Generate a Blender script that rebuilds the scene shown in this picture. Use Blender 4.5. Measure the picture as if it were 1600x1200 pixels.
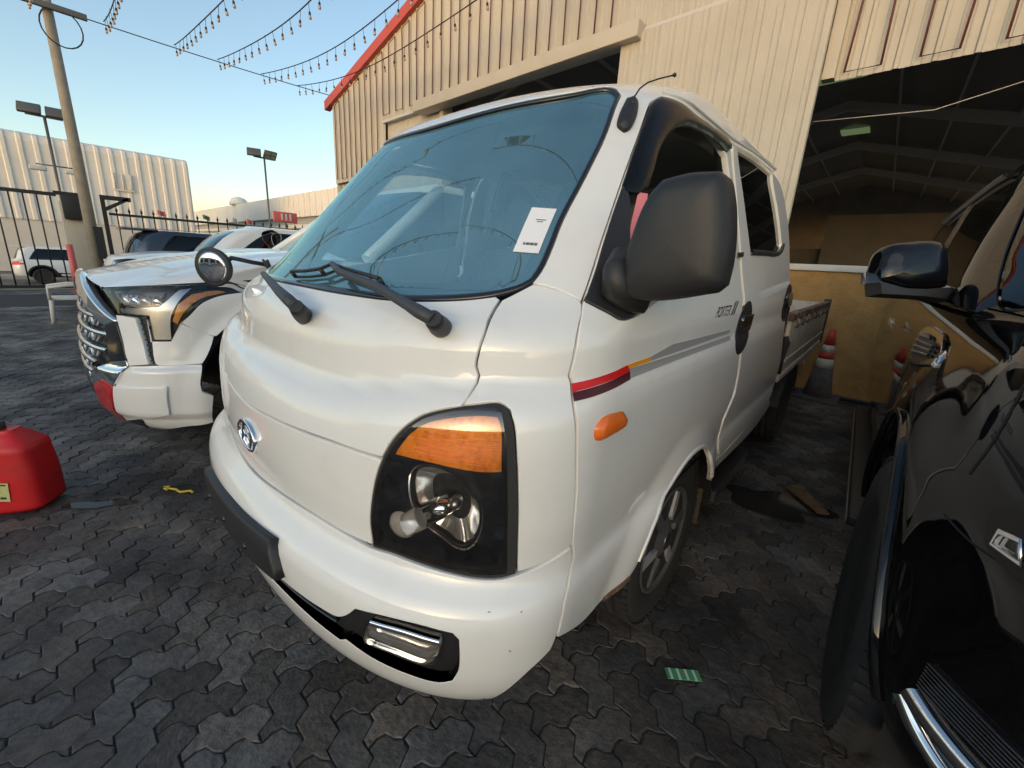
import bpy, bmesh, math, random
import numpy as np
from mathutils import Vector, Matrix, noise
from mathutils.geometry import delaunay_2d_cdt
random.seed(7)
R = math.radians
scn = bpy.context.scene
COL = scn.collection
for o in list(bpy.data.objects): bpy.data.objects.remove(o)

# ------------------------------------------------------------------ camera
cd = bpy.data.cameras.new('camera'); cam = bpy.data.objects.new('camera', cd); COL.objects.link(cam)
yaw, pit, rol = .735, .255, -.055
fw = Vector((-math.sin(yaw)*math.cos(pit), math.cos(yaw)*math.cos(pit), -math.sin(pit)))
rt = Vector((math.cos(yaw), math.sin(yaw), 0)); dn = fw.cross(rt)
rt, dn = rt*math.cos(rol) + dn*math.sin(rol), -rt*math.sin(rol) + dn*math.cos(rol)
M = Matrix((rt, -dn, -fw)).transposed().to_4x4(); M.translation = (1.21, 0, 1.30)
cam.matrix_world = M
cd.sensor_fit = 'HORIZONTAL'; cd.sensor_width = 36; cd.lens = 36*630/1600
cd.shift_x = (800 - 788)/1600; cd.shift_y = (573 - 600)/1600
cd.clip_start = .02; cd.clip_end = 2000
scn.camera = cam

# ------------------------------------------------------------------ sky, sun, exposure
SUN_EL, SUN_AZ = R(7), R(158)          # azimuth measured from +Y towards +X
world = bpy.data.worlds.new('World'); scn.world = world; world.use_nodes = True
nt = world.node_tree; nt.nodes.clear()
out = nt.nodes.new('ShaderNodeOutputWorld'); bg = nt.nodes.new('ShaderNodeBackground')
sky = nt.nodes.new('ShaderNodeTexSky'); sky.sky_type = 'NISHITA'; sky.sun_disc = False
sky.sun_elevation = SUN_EL; sky.sun_rotation = SUN_AZ; sky.altitude = 0
sky.air_density = 1.0; sky.dust_density = 1.2; sky.ozone_density = 1.2
bg.inputs['Strength'].default_value = .14
nt.links.new(sky.outputs[0], bg.inputs[0]); nt.links.new(bg.outputs[0], out.inputs[0])
sl = bpy.data.lights.new('sun', 'SUN'); sl.energy = .26; sl.angle = R(90); sl.color = (1, .98, .96)
so = bpy.data.objects.new('sun', sl); COL.objects.link(so)
sd = Vector((math.sin(SUN_AZ)*math.cos(SUN_EL), math.cos(SUN_AZ)*math.cos(SUN_EL), math.sin(SUN_EL)))
so.rotation_euler = sd.to_track_quat('Z', 'Y').to_euler(); so.location = (0, 0, 30)
vs = scn.view_settings; vs.view_transform = 'Standard'; vs.look = 'None'; vs.gamma = 1; vs.exposure = 1.4
vs.use_curve_mapping = False

# ------------------------------------------------------------------ materials
MATS = {}
def mat(name, col=(.5,.5,.5), rough=.5, metal=0, coat=0, spec=.5, var=0, scale=8, bump=0, bscale=60, dirt=None, emit=None, trans=0, alpha=1, coords='Object', ior=1.5, aniso=None):
    if name in MATS: return MATS[name]
    m = bpy.data.materials.new(name); m.use_nodes = True; MATS[name] = m
    n = m.node_tree; N = n.nodes; L = n.links; b = N['Principled BSDF']
    b.inputs['Base Color'].default_value = (*col, 1); b.inputs['Roughness'].default_value = rough
    b.inputs['Metallic'].default_value = metal; b.inputs['Coat Weight'].default_value = coat
    b.inputs['Coat Roughness'].default_value = .03; b.inputs['Coat IOR'].default_value = 1.5
    b.inputs['Specular IOR Level'].default_value = spec; b.inputs['IOR'].default_value = ior
    b.inputs['Transmission Weight'].default_value = trans; b.inputs['Alpha'].default_value = alpha
    if emit: b.inputs['Emission Color'].default_value = (*emit[:3], 1); b.inputs['Emission Strength'].default_value = emit[3]
    if var or bump or dirt:
        tc = N.new('ShaderNodeTexCoord'); src = tc.outputs['Object']
        if coords == 'World':
            g = N.new('ShaderNodeNewGeometry'); src = g.outputs['Position']
    if var or dirt:
        nz = N.new('ShaderNodeTexNoise'); nz.inputs['Scale'].default_value = scale; nz.inputs['Detail'].default_value = 7
        nz.inputs['Roughness'].default_value = .62
        L.new(src, nz.inputs['Vector'])
        mx = N.new('ShaderNodeMix'); mx.data_type = 'RGBA'
        d = dirt or tuple(c*(1-var) for c in col)
        mx.inputs[6].default_value = (*col, 1); mx.inputs[7].default_value = (*d, 1)
        rp = N.new('ShaderNodeValToRGB'); rp.color_ramp.elements[0].position = .42; rp.color_ramp.elements[1].position = .75
        if dirt: rp.color_ramp.elements[0].position = .5; rp.color_ramp.elements[1].position = .5 + .42*(1.01-min(var,1)) if var else .8
        L.new(nz.outputs[0], rp.inputs[0]); L.new(rp.outputs[0], mx.inputs[0]); L.new(mx.outputs[2], b.inputs['Base Color'])
        mr = N.new('ShaderNodeMapRange'); mr.inputs[3].default_value = rough*.85; mr.inputs[4].default_value = min(1, rough*1.35)
        L.new(nz.outputs[0], mr.inputs[0]); L.new(mr.outputs[0], b.inputs['Roughness'])
    if bump:
        n2 = N.new('ShaderNodeTexNoise'); n2.inputs['Scale'].default_value = bscale; n2.inputs['Detail'].default_value = 5
        L.new(src, n2.inputs['Vector'])
        bp = N.new('ShaderNodeBump'); bp.inputs['Strength'].default_value = bump; bp.inputs['Distance'].default_value = .01
        L.new(n2.outputs[0], bp.inputs['Height']); L.new(bp.outputs[0], b.inputs['Normal'])
    return m
def glass(name, tint=(.5,.6,.62), refl=(1,1,1), ior=1.5, rough=0.0, dust_haze=0.0, haze_col=(.6,.6,.58)):
    """sheet glass: tinted see-through plus mirror reflection by Fresnel"""
    if name in MATS: return MATS[name]
    m = bpy.data.materials.new(name); m.use_nodes = True; MATS[name] = m
    N = m.node_tree.nodes; L = m.node_tree.links; N.remove(N['Principled BSDF']); o = N['Material Output']
    t = N.new('ShaderNodeBsdfTransparent'); t.inputs[0].default_value = (*tint, 1)
    g = N.new('ShaderNodeBsdfGlossy'); g.inputs[0].default_value = (*refl, 1); g.inputs['Roughness'].default_value = rough
    f = N.new('ShaderNodeFresnel'); f.inputs[0].default_value = ior
    x = N.new('ShaderNodeMixShader'); L.new(f.outputs[0], x.inputs[0]); L.new(t.outputs[0], x.inputs[1]); L.new(g.outputs[0], x.inputs[2])
    res = x.outputs[0]
    if dust_haze:        # dusty film, thicker in patches; also paints a pale sky sheen on the glass
        df = N.new('ShaderNodeBsdfDiffuse'); df.inputs[0].default_value = (*haze_col, 1); x2 = N.new('ShaderNodeMixShader')
        tc = N.new('ShaderNodeTexCoord'); nz = N.new('ShaderNodeTexNoise'); nz.inputs['Scale'].default_value = 3.5; nz.inputs['Detail'].default_value = 8; nz.inputs['Roughness'].default_value = .7
        mr = N.new('ShaderNodeMapRange'); mr.inputs[1].default_value = .3; mr.inputs[2].default_value = .75; mr.inputs[3].default_value = dust_haze*.6; mr.inputs[4].default_value = dust_haze*1.5
        L.new(tc.outputs['Object'], nz.inputs['Vector']); L.new(nz.outputs[0], mr.inputs[0]); L.new(mr.outputs[0], x2.inputs[0]); L.new(res, x2.inputs[1]); L.new(df.outputs[0], x2.inputs[2]); res = x2.outputs[0]
    L.new(res, o.inputs[0])
    return m
def M_(k): return MATS[k]
mat('cream_white', (.78,.775,.755), .38, coat=1.0, var=.05, scale=7, dirt=(.71,.695,.66))
mat('pearl_white', (.74,.75,.75), .30, coat=.8, var=.04, scale=3)
mat('white_suv', (.70,.71,.70), .30, coat=.6)
mat('black_paint', (.004,.004,.005), .04, spec=.5)
mat('dark_blue_paint', (.02,.03,.05), .25, coat=.8)
mat('black_plastic', (.018,.018,.020), .48, bump=.12, bscale=900)
mat('black_gloss', (.010,.010,.012), .18, coat=.5)
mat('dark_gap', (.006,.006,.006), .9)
mat('rubber', (.024,.024,.025), .75, bump=.15, bscale=120, var=.5, scale=14, dirt=(.026,.025,.023))
mat('wiper_grey', (.045,.047,.055), .55)
mat('chrome', (.82,.83,.85), .07, metal=1)
mat('mirror_coat', (.92,.93,.95), .14, metal=.85)
mat('frosted', (.55,.56,.58), .25, coat=.8)
mat('steel', (.45,.46,.48), .32, metal=1)
mat('wheel_silver', (.72,.73,.77), .30, metal=.6)
mat('wheel_dark', (.13,.135,.145), .40, metal=.4)
mat('amber', (.95,.34,.02), .22, coat=1, var=.5, scale=60, dirt=(.65,.17,.008))
mat('orange_marker', (.80,.16,.02), .3, coat=.8)
mat('lamp_black', (.012,.013,.018), .3)
mat('red_film', (.42,.015,.02), .22, coat=.8, var=.5, scale=18, dirt=(.2,.01,.012))
mat('stripe_red', (.62,.015,.02), .4); mat('stripe_maroon', (.07,.012,.02), .4)
mat('stripe_orange', (.78,.30,.01), .4); mat('stripe_grey', (.30,.30,.31), .4)
mat('paper', (.80,.80,.82), .7); mat('ink', (.03,.03,.035), .8)
mat('pink_tag', (.75,.22,.24), .6)
mat('seat_cloth', (.33,.31,.27), .9, var=.2, scale=30); mat('dash', (.06,.065,.07), .7)
mat('headliner', (.42,.42,.40), .9)
mat('rust', (.12,.06,.035), .85, var=.7, scale=22, dirt=(.36,.32,.26))
mat('flap', (.09,.075,.05), .85, var=.4, scale=30)
mat('bed_cream', (.55,.50,.42), .5, var=.3, scale=9, dirt=(.28,.17,.10))
mat('dark_metal', (.03,.03,.032), .6, var=.4, scale=20)
mat('jerry_red', (.58,.012,.016), .42, var=.25, scale=9, bump=.08, bscale=40)
mat('label_yellow', (.55,.53,.22), .6, var=.2, scale=60)
mat('chair_white', (.62,.60,.54), .5, var=.1, scale=20)
mat('cone_red', (.50,.05,.03), .6, var=.4, scale=18); mat('cone_white', (.55,.52,.42), .6, var=.3, scale=20)
mat('cone_base', (.10,.085,.09), .8, var=.3, scale=20)
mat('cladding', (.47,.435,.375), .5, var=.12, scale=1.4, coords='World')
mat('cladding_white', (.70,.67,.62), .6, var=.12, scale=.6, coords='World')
mat('far_wall', (.62,.58,.52), .8, var=.1, scale=1, coords='World')
mat('grey_wall', (.32,.33,.33), .7)
mat('red_trim', (.45,.07,.05), .5)
mat('cable_brown', (.12,.03,.025), .6); mat('cable_black', (.012,.012,.013), .6)
mat('yellow_stucco', (.44,.25,.085), .9, var=.35, scale=5, bump=1.0, bscale=55, coords='World')
mat('white_cap', (.62,.60,.54), .7, var=.15, scale=6, coords='World')
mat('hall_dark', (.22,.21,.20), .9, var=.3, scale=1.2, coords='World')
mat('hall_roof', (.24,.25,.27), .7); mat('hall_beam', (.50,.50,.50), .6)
mat('skylight', (.4,.5,.3), .5, emit=(.55,.75,.35,.06))
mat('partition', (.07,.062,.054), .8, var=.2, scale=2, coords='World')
mat('concrete_pole', (.30,.27,.22), .85, var=.25, scale=6, bump=.2, bscale=40)
mat('fence_black', (.014,.014,.015), .5); mat('post_plaster', (.50,.46,.38), .85, var=.1, scale=3)
mat('lamp_grey', (.12,.12,.12), .5, metal=.3); mat('lamp_glass', (.32,.33,.22), .2, coat=.6)
mat('bulb', (.42,.30,.22), .12, coat=1)
mat('street', (.12,.118,.112), .9, var=.3, scale=1, coords='World')
mat('kerb', (.36,.33,.28), .9, var=.2, scale=3, coords='World')
mat('wood', (.22,.13,.06), .8, var=.4, scale=20); mat('wet_board', (.028,.022,.017), .25, var=.4, scale=9)
mat('green_tape', (.05,.30,.13), .4); mat('yellow_tie', (.55,.38,.03), .5)
mat('sign_red', (.60,.12,.10), .5); mat('flag_green', (.08,.22,.10), .7); mat('flag_white', (.6,.6,.58), .7)
glass('windshield_glass', (.84,.97,.99), (.70,1.0,1.0), 4.6, dust_haze=.12, haze_col=(.34,.66,.82))  # blue film colour lightens the glass, standing in for stronger sky reflection
glass('cab_glass', (.62,.72,.72), (1,1,1), 1.5)
glass('lamp_cover', (.95,.96,.97), (1,1,1), 1.9)
glass('car_glass', (.10,.13,.15), (.9,.97,1.0), 1.7)
glass('dark_glass', (.035,.04,.045), (1,1,1), 1.5)
glass('lens', (.93,.94,.95), (1,1,1), 1.5)
glass('visor', (.16,.15,.145), (.8,.77,.73), 1.5, .28)

# ------------------------------------------------------------------ object helpers
def tag(o, label=None, cat=None, group=None, kind=None):
    if label: o['label'] = label
    if cat: o['category'] = cat
    if group: o['group'] = group
    if kind: o['kind'] = kind
    return o
def empty(name, loc=(0,0,0), rz=0, label=None, cat=None, group=None):
    o = bpy.data.objects.new(name, None); COL.objects.link(o); o.location = loc; o.rotation_euler = (0, 0, rz)
    o.empty_display_size = .1
    return tag(o, label, cat, group)
def link(name, me, m, parent=None, smooth=None):
    if m: me.materials.append(MATS[m] if isinstance(m, str) else m)
    o = bpy.data.objects.new(name, me); COL.objects.link(o)
    if parent: o.parent = parent
    return o
class MB:
    """collects vertices and faces of ONE mesh"""
    def __init__(s): s.v = []; s.f = []; s.sm = []
    def add(s, vs, fs, smooth=False):
        b = len(s.v); s.v += [tuple(map(float, v)) for v in vs]; s.f += [tuple(b+i for i in f) for f in fs]; s.sm += [smooth]*len(fs); return s
    def box(s, lo, hi, rot=None, at=(0,0,0), bev=0):
        (x0,y0,z0),(x1,y1,z1) = lo, hi
        if bev:
            bm = bmesh.new(); bmesh.ops.create_cube(bm, size=1)
            for v in bm.verts: v.co = Vector(((x0+x1)/2 + v.co.x*(x1-x0), (y0+y1)/2 + v.co.y*(y1-y0), (z0+z1)/2 + v.co.z*(z1-z0)))
            bmesh.ops.bevel(bm, geom=list(bm.edges), offset=bev, segments=2, affect='EDGES', profile=.6)
            vs = [v.co.copy() for v in bm.verts]; bm.verts.index_update(); fs = [[v.index for v in f.verts] for f in bm.faces]; bm.free()
        else:
            vs = [Vector(p) for p in ((x0,y0,z0),(x1,y0,z0),(x1,y1,z0),(x0,y1,z0),(x0,y0,z1),(x1,y0,z1),(x1,y1,z1),(x0,y1,z1))]
            fs = [(0,3,2,1),(4,5,6,7),(0,1,5,4),(1,2,6,5),(2,3,7,6),(3,0,4,7)]
        if rot is not None: vs = [rot @ v for v in vs]
        vs = [v + Vector(at) for v in vs]
        return s.add(vs, fs, bool(bev))
    def tube(s, pts, r, n=8, cap=True, closed=False):
        pts = [Vector(p) for p in pts]; rs = r if isinstance(r, (list, tuple)) else [r]*len(pts)
        k = len(pts); vs = []; fs = []; up = None
        for i, p in enumerate(pts):
            a = pts[(i-1) % k] if (i or closed) else p; b = pts[(i+1) % k] if (i < k-1 or closed) else p
            t = (b-a).normalized()
            if up is None: up = Vector((0,0,1)) if abs(t.z) < .9 else Vector((1,0,0))
            u = (up - t*up.dot(t))
            u = u.normalized() if u.length > 1e-6 else t.orthogonal().normalized()
            up = u; w = t.cross(u)
            for j in range(n):
                an = 2*math.pi*j/n; vs.append(p + (u*math.cos(an) + w*math.sin(an))*rs[i])
        for i in range(k if closed else k-1):
            for j in range(n):
                a = i*n+j; b = i*n+(j+1) % n; c = ((i+1) % k)*n+(j+1) % n; d = ((i+1) % k)*n+j
                fs.append((a, b, c, d))
        s.add(vs, fs, True)
        if cap and not closed:
            b0 = len(s.v) - n*k
            s.f += [tuple(b0+j for j in range(n-1,-1,-1)), tuple(b0+(k-1)*n+j for j in range(n))]; s.sm += [False, False]
        return s
    def lathe(s, prof, axis='Z', at=(0,0,0), n=24, mtx=None, smooth=True):
        """prof: (radius, height) pairs"""
        vs = []; fs = []
        for r_, h in prof:
            for j in range(n):
                a = 2*math.pi*j/n; v = Vector((r_*math.cos(a), r_*math.sin(a), h))
                if axis == 'X': v = Vector((v.z, v.x, v.y))
                elif axis == 'Y': v = Vector((v.y, v.z, v.x))
                if mtx is not None: v = mtx @ v
                vs.append(v + Vector(at))
        for i in range(len(prof)-1):
            for j in range(n): fs.append((i*n+j, i*n+(j+1) % n, (i+1)*n+(j+1) % n, (i+1)*n+j))
        b = len(s.v); s.add(vs, fs, smooth)
        if prof[0][0] > 1e-6: s.f.append(tuple(b+j for j in range(n-1,-1,-1))); s.sm.append(False)
        if prof[-1][0] > 1e-6: s.f.append(tuple(b+(len(prof)-1)*n+j for j in range(n))); s.sm.append(False)
        return s
    def prism(s, poly, a, b, axis='Y', mtx=None):
        """2-D outline extruded from a to b along axis"""
        n = len(poly); vs = []
        for d in (a, b):
            for p, q in poly:
                v = {'Y': Vector((p, d, q)), 'X': Vector((d, p, q)), 'Z': Vector((p, q, d))}[axis]
                vs.append(mtx @ v if mtx is not None else v)
        fs = [tuple(range(n-1,-1,-1)), tuple(range(n, 2*n))] + [(i, (i+1) % n, n+(i+1) % n, n+i) for i in range(n)]
        return s.add(vs, fs)
    def grid(s, P, nu, nv, smooth=True, flip=False):
        vs = [P(i/nu, j/nv) for i in range(nu+1) for j in range(nv+1)]
        fs = []
        for i in range(nu):
            for j in range(nv):
                a = i*(nv+1)+j; f = (a, a+1, a+nv+2, a+nv+1); fs.append(f[::-1] if flip else f)
        return s.add(vs, fs, smooth)
    def mesh(s, name='m'):
        me = bpy.data.meshes.new(name); me.from_pydata(s.v, [], s.f)
        me.polygons.foreach_set('use_smooth', s.sm); me.update(); return me
    def build(s, name, m, parent=None, fix=True):
        me = s.mesh(name)
        if fix:
            bm = bmesh.new(); bm.from_mesh(me); bmesh.ops.recalc_face_normals(bm, faces=bm.faces[:]); bm.to_mesh(me); bm.free()
        return link(name, me, m, parent)
def copy_tree(o, parent=None):
    c = o.copy(); COL.objects.link(c); c.parent = parent
    for ch in o.children: copy_tree(ch, c)
    return c
# ------------------------------------------------------------------ body-skin panels
def area2(p): return sum(p[i][0]*p[(i+1) % len(p)][1] - p[(i+1) % len(p)][0]*p[i][1] for i in range(len(p)))
def smooth_loop(poly, res, ang=32, closed=True):
    """resample an outline: curves between corners are splined, corners kept"""
    p = [np.array(q, float) for q in poly]; n = len(p); out = []
    def corner(i):
        if not closed and i in (0, n-1): return True
        a = p[i]-p[i-1]; b = p[(i+1) % n]-p[i]
        c = float(a@b/(np.linalg.norm(a)*np.linalg.norm(b)+1e-12)); return math.degrees(math.acos(max(-1, min(1, c)))) > ang
    cs = [corner(i) for i in range(n)]
    for i in range(n if closed else n-1):
        p1, p2 = p[i], p[(i+1) % n]
        p0 = p[i-1] if not cs[i] else 2*p1-p2
        p3 = p[(i+2) % n] if not cs[(i+1) % n] else 2*p2-p1
        L = np.linalg.norm(p2-p1); k = max(1, int(math.ceil(L/res)))
        # centripetal-ish tangents
        l0 = max(np.linalg.norm(p1-p0), 1e-6); l2 = max(np.linalg.norm(p3-p2), 1e-6)
        m1 = (p2-p1)*.5*1 + (p1-p0)*.5*(L/l0); m2 = (p2-p1)*.5 + (p3-p2)*.5*(L/l2)
        for j in range(k):
            t = j/k; out.append((2*t**3-3*t**2+1)*p1 + (t**3-2*t**2+t)*m1 + (-2*t**3+3*t**2)*p2 + (t**3-t**2)*m2)
    if not closed: out.append(p[-1])
    return np.array(out)
def inset(poly, d):
    p = np.array(poly); a = p - np.roll(p, 1, 0); b = np.roll(p, -1, 0) - p
    na = np.stack([-a[:,1], a[:,0]], 1); nb = np.stack([-b[:,1], b[:,0]], 1)
    na /= np.maximum(np.linalg.norm(na, axis=1, keepdims=True), 1e-9); nb /= np.maximum(np.linalg.norm(nb, axis=1, keepdims=True), 1e-9)
    n = na+nb; n /= np.maximum(np.linalg.norm(n, axis=1, keepdims=True), 1e-9)
    c = np.maximum((n*na).sum(1, keepdims=True), .5)
    return p + n*d/c
def inside(pts, poly):
    x, y = pts[:,0], pts[:,1]; c = np.zeros(len(pts), bool); n = len(poly)
    for i in range(n):
        x1, y1 = poly[i]; x2, y2 = poly[(i+1) % n]
        m = ((y1 > y) != (y2 > y)); c ^= m & (x < (x2-x1)*(y-y1)/((y2-y1) if abs(y2-y1) > 1e-12 else 1e-12) + x1)
    return c
def dist_to(pts, poly):
    d = np.full(len(pts), 1e9); n = len(poly)
    for i in range(n):
        a = poly[i]; b = poly[(i+1) % n]; ab = b-a; t = np.clip(((pts-a)@ab)/max(ab@ab, 1e-12), 0, 1)
        d = np.minimum(d, np.linalg.norm(pts-(a+t[:,None]*ab), axis=1))
    return d
def panel(name, body, poly, m, parent, holes=(), off=0.0, gap=.0030, depth=.018, res=.022, ang=32, roll=.0018, hole_depth=None, bulge=0.0, bw=.02):
    lp = smooth_loop(poly, res, ang); lp = lp[::-1] if area2(lp) < 0 else lp
    lp = inset(lp, gap)
    loops = [lp]
    for h in holes:
        q = smooth_loop(h, res, ang); q = q[::-1] if area2(q) < 0 else q
        loops.append(inset(q, -gap)[::-1])
    lo, hi = lp.min(0), lp.max(0)
    gx = np.arange(lo[0]+res/2, hi[0], res); gy = np.arange(lo[1]+res/2, hi[1], res)
    g = np.stack(np.meshgrid(gx, gy, indexing='ij'), -1).reshape(-1, 2)
    if len(g):
        k = inside(g, lp) & (dist_to(g, lp) > res*.55)
        for q in loops[1:]: k &= ~inside(g, q) & (dist_to(g, q) > res*.55)
        g = g[k]
    verts = np.concatenate(loops + [g]) if len(g) else np.concatenate(loops)
    edges = []; base = 0; faces = []
    for q in loops:
        n = len(q); edges += [(base+i, base+(i+1) % n) for i in range(n)]; base += n
    vo, eo, fo, ov, oe, of = delaunay_2d_cdt([Vector(v) for v in verts], edges, [], 2 if holes else 1, 1e-6)
    sz = np.array([(v.x, v.y) for v in vo])
    tri = [tuple(f) for f in fo]
    if holes:   # drop anything the filler left inside a hole
        cen = np.array([sz[list(f)].mean(0) for f in tri]); keep = np.ones(len(tri), bool)
        for q in loops[1:]: keep &= ~inside(cen, q)
        tri = [t for t, k in zip(tri, keep) if k]
    offs = np.full(len(sz), off)
    if bulge:
        dd = np.full(len(sz), 1e9)
        for q in loops: dd = np.minimum(dd, dist_to(sz, q))
        offs = off + bulge*np.sqrt(np.clip(dd/bw, 0, 1)*(2-np.clip(dd/bw, 0, 1)))
    P = body.P(sz[:,0], sz[:,1], offs)
    e = .004
    a = body.P(sz[:,0]+e, sz[:,1], off) - body.P(sz[:,0]-e, sz[:,1], off); b = body.P(sz[:,0], sz[:,1]+e, off) - body.P(sz[:,0], sz[:,1]-e, off)
    Nn = np.cross(a, b); Nn /= np.maximum(np.linalg.norm(Nn, axis=1, keepdims=True), 1e-9)
    V = [tuple(p) for p in P]; NR = [tuple(q) for q in Nn]; F = []; SM = []
    for f in tri:
        p0, p1, p2 = (P[f[0]], P[f[1]], P[f[2]])
        nn = np.cross(p1-p0, p2-p0)
        if np.linalg.norm(nn) < 1e-14: continue
        F.append(f if nn@Nn[f[0]] > 0 else (f[0], f[2], f[1]))
    # rolled edge down to the gap
    for li, q in enumerate(loops):
        d_ = depth if li == 0 else (hole_depth or depth)
        outw = inset(q, -roll); nb = len(V); n = len(q)
        nq = body.normal(q[:,0], q[:,1])
        r0 = body.P(q[:,0], q[:,1], off); r1 = body.P(outw[:,0], outw[:,1], off-roll*1.2); r2 = body.P(outw[:,0], outw[:,1], off-d_)
        side = r1 - body.P(inset(q, roll)[:,0], inset(q, roll)[:,1], off-roll*1.2); side /= np.maximum(np.linalg.norm(side, axis=1, keepdims=True), 1e-9)
        for ring, nr in ((r0, nq), (r1, nq*.5+side), (r2, side)):
            nr = nr/np.maximum(np.linalg.norm(nr, axis=1, keepdims=True), 1e-9)
            V += [tuple(p) for p in ring]; NR += [tuple(x) for x in nr]
        for k_ in range(2):
            for i in range(n):
                j = (i+1) % n; A = nb+k_*n+i; B_ = nb+k_*n+j; F.append((A, A+n, B_+n, B_))
    me = bpy.data.meshes.new(name); me.from_pydata(V, [], F); me.update()
    me.polygons.foreach_set('use_smooth', [True]*len(me.polygons))
    if not bulge: me.normals_split_custom_set_from_vertices(NR)
    return link(name, me, m, parent)
def mirror(poly): return [(-s, z) for s, z in poly][::-1]
def half(right, top, bot):
    """closed symmetric outline from its right half (top centre to bottom centre) """
    r = [tuple(p) for p in right]
    l = [(-s, z) for s, z in r][::-1]
    c0 = [top] if top else []; c1 = [bot] if bot else []
    return c0 + r + c1 + l
def ribbon(name, body, line, w, m, parent, off=.001, thick=.004, closed=False, res=.02, ang=40):
    """raised bead of width w along a line on the skin"""
    q = smooth_loop(line, res, ang, closed); n = len(q)
    t = np.gradient(q, axis=0) if not closed else (np.roll(q, -1, 0)-np.roll(q, 1, 0))
    t /= np.maximum(np.linalg.norm(t, axis=1, keepdims=True), 1e-9); nrm = np.stack([-t[:,1], t[:,0]], 1)
    rings = [(-w/2, off-.004), (-w/2, off+thick*.6), (-w*.3, off+thick), (w*.3, off+thick), (w/2, off+thick*.6), (w/2, off-.004)]
    mb = MB(); V = []
    for o_, h in rings: V.append(body.P(q[:,0]+nrm[:,0]*o_, q[:,1]+nrm[:,1]*o_, h))
    k = len(rings); vs = [V[j][i] for i in range(n) for j in range(k)]; fs = []
    for i in range(n if closed else n-1):
        for j in range(k-1):
            a = i*k+j; b = ((i+1) % n)*k+j; fs.append((a, b, b+1, a+1))
    mb.add(vs, fs, True); return mb.build(name, m, parent)
def text_on(name, body, txt, s0, z0, size, m, parent, shear=0, off=.0012, sign=1, width=None):
    cu = bpy.data.curves.new(name, 'FONT'); cu.body = txt; cu.size = size; cu.shear = shear
    o = bpy.data.objects.new(name, cu); COL.objects.link(o)
    dg = bpy.context.evaluated_depsgraph_get(); me = bpy.data.meshes.new_from_object(o.evaluated_get(dg)); bpy.data.objects.remove(o)
    n = len(me.vertices); co = np.zeros(n*3); me.vertices.foreach_get('co', co); co = co.reshape(-1, 3)
    if width: co[:,0] *= width/max(co[:,0].max(), 1e-6)
    p = body.P(s0+sign*co[:,0], z0+co[:,1], off); me.vertices.foreach_set('co', p.ravel()); me.update()
    return link(name, me, m, parent)
def wheel(name, parent, c, side, r, w, rim, kind='cover', n=48):
    """tyre, rim and hub; side = +1 outer face towards +X"""
    wr = bpy.data.objects.new(name, None); COL.objects.link(wr); wr.parent = parent; wr.location = c; wr.empty_display_size = .1
    t = MB(); h = w/2; s = side
    g = .008; prof = [(rim-.01, -h*.8*s), (rim+.01, -h*.95*s), (r*.86, -h*1.02*s), (r*.965, -h*.88*s), (r*.992, -h*.66*s)]
    for q in (-.42, 0, .42):
        for dx, dr in ((-.075, 0), (-.06, -g), (.06, -g), (.075, 0)): prof.append((r+dr, (q+dx)*h*s))
    prof += [(r*.992, h*.66*s), (r*.965, h*.88*s), (r*.90, h*.99*s), (r*.80, h*1.03*s), (rim+.022, h*.97*s), (rim+.006, h*.90*s), (rim-.012, h*.8*s)]
    t.lathe(prof, 'X', n=n)
    if n >= 48:
        for k in range(64):
            a_ = 2*math.pi*k/64; rm = Matrix.Rotation(a_, 3, 'X')
            for sx in (-.80, .80): t.box((sx*h-.016, -.0085, r*.965), (sx*h+.016, .0085, r*.992), rot=rm)
    t.build('tyre', 'rubber', wr)
    return wr

def _pc(zs, vs):
    """smooth monotone-ish (Catmull/Hermite) interpolator through knots"""
    zs = np.array(zs, float); vs = np.array(vs, float)
    h = np.diff(zs); d = np.diff(vs) / h
    m = np.zeros_like(vs); m[0] = d[0]; m[-1] = d[-1]
    for i in range(1, len(vs) - 1):
        if d[i-1] * d[i] > 0:
            w1 = 2*h[i] + h[i-1]; w2 = h[i] + 2*h[i-1]
            m[i] = (w1 + w2) / (w1/d[i-1] + w2/d[i])
    def f(z):
        z = np.clip(np.asarray(z, float), zs[0], zs[-1])
        i = np.clip(np.searchsorted(zs, z, side='right') - 1, 0, len(h) - 1)
        t = (z - zs[i]) / h[i]
        return ((2*t**3 - 3*t**2 + 1) * vs[i] + (t**3 - 2*t**2 + t) * h[i] * m[i]
                + (-2*t**3 + 3*t**2) * vs[i+1] + (t**3 - t**2) * h[i] * m[i+1])
    return f
def _corner(n, W0, D0, N=400):
    th = np.linspace(0, np.pi/2, 4000)
    x = np.sin(th) ** (2/n); y = 1 - np.cos(th) ** (2/n)
    L = np.concatenate([[0], np.cumsum(np.hypot(np.diff(x*W0), np.diff(y*D0)))])
    s = np.linspace(0, L[-1], N)
    return s / L[-1], np.interp(s, L, x), np.interp(s, L, y), L[-1]
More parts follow.
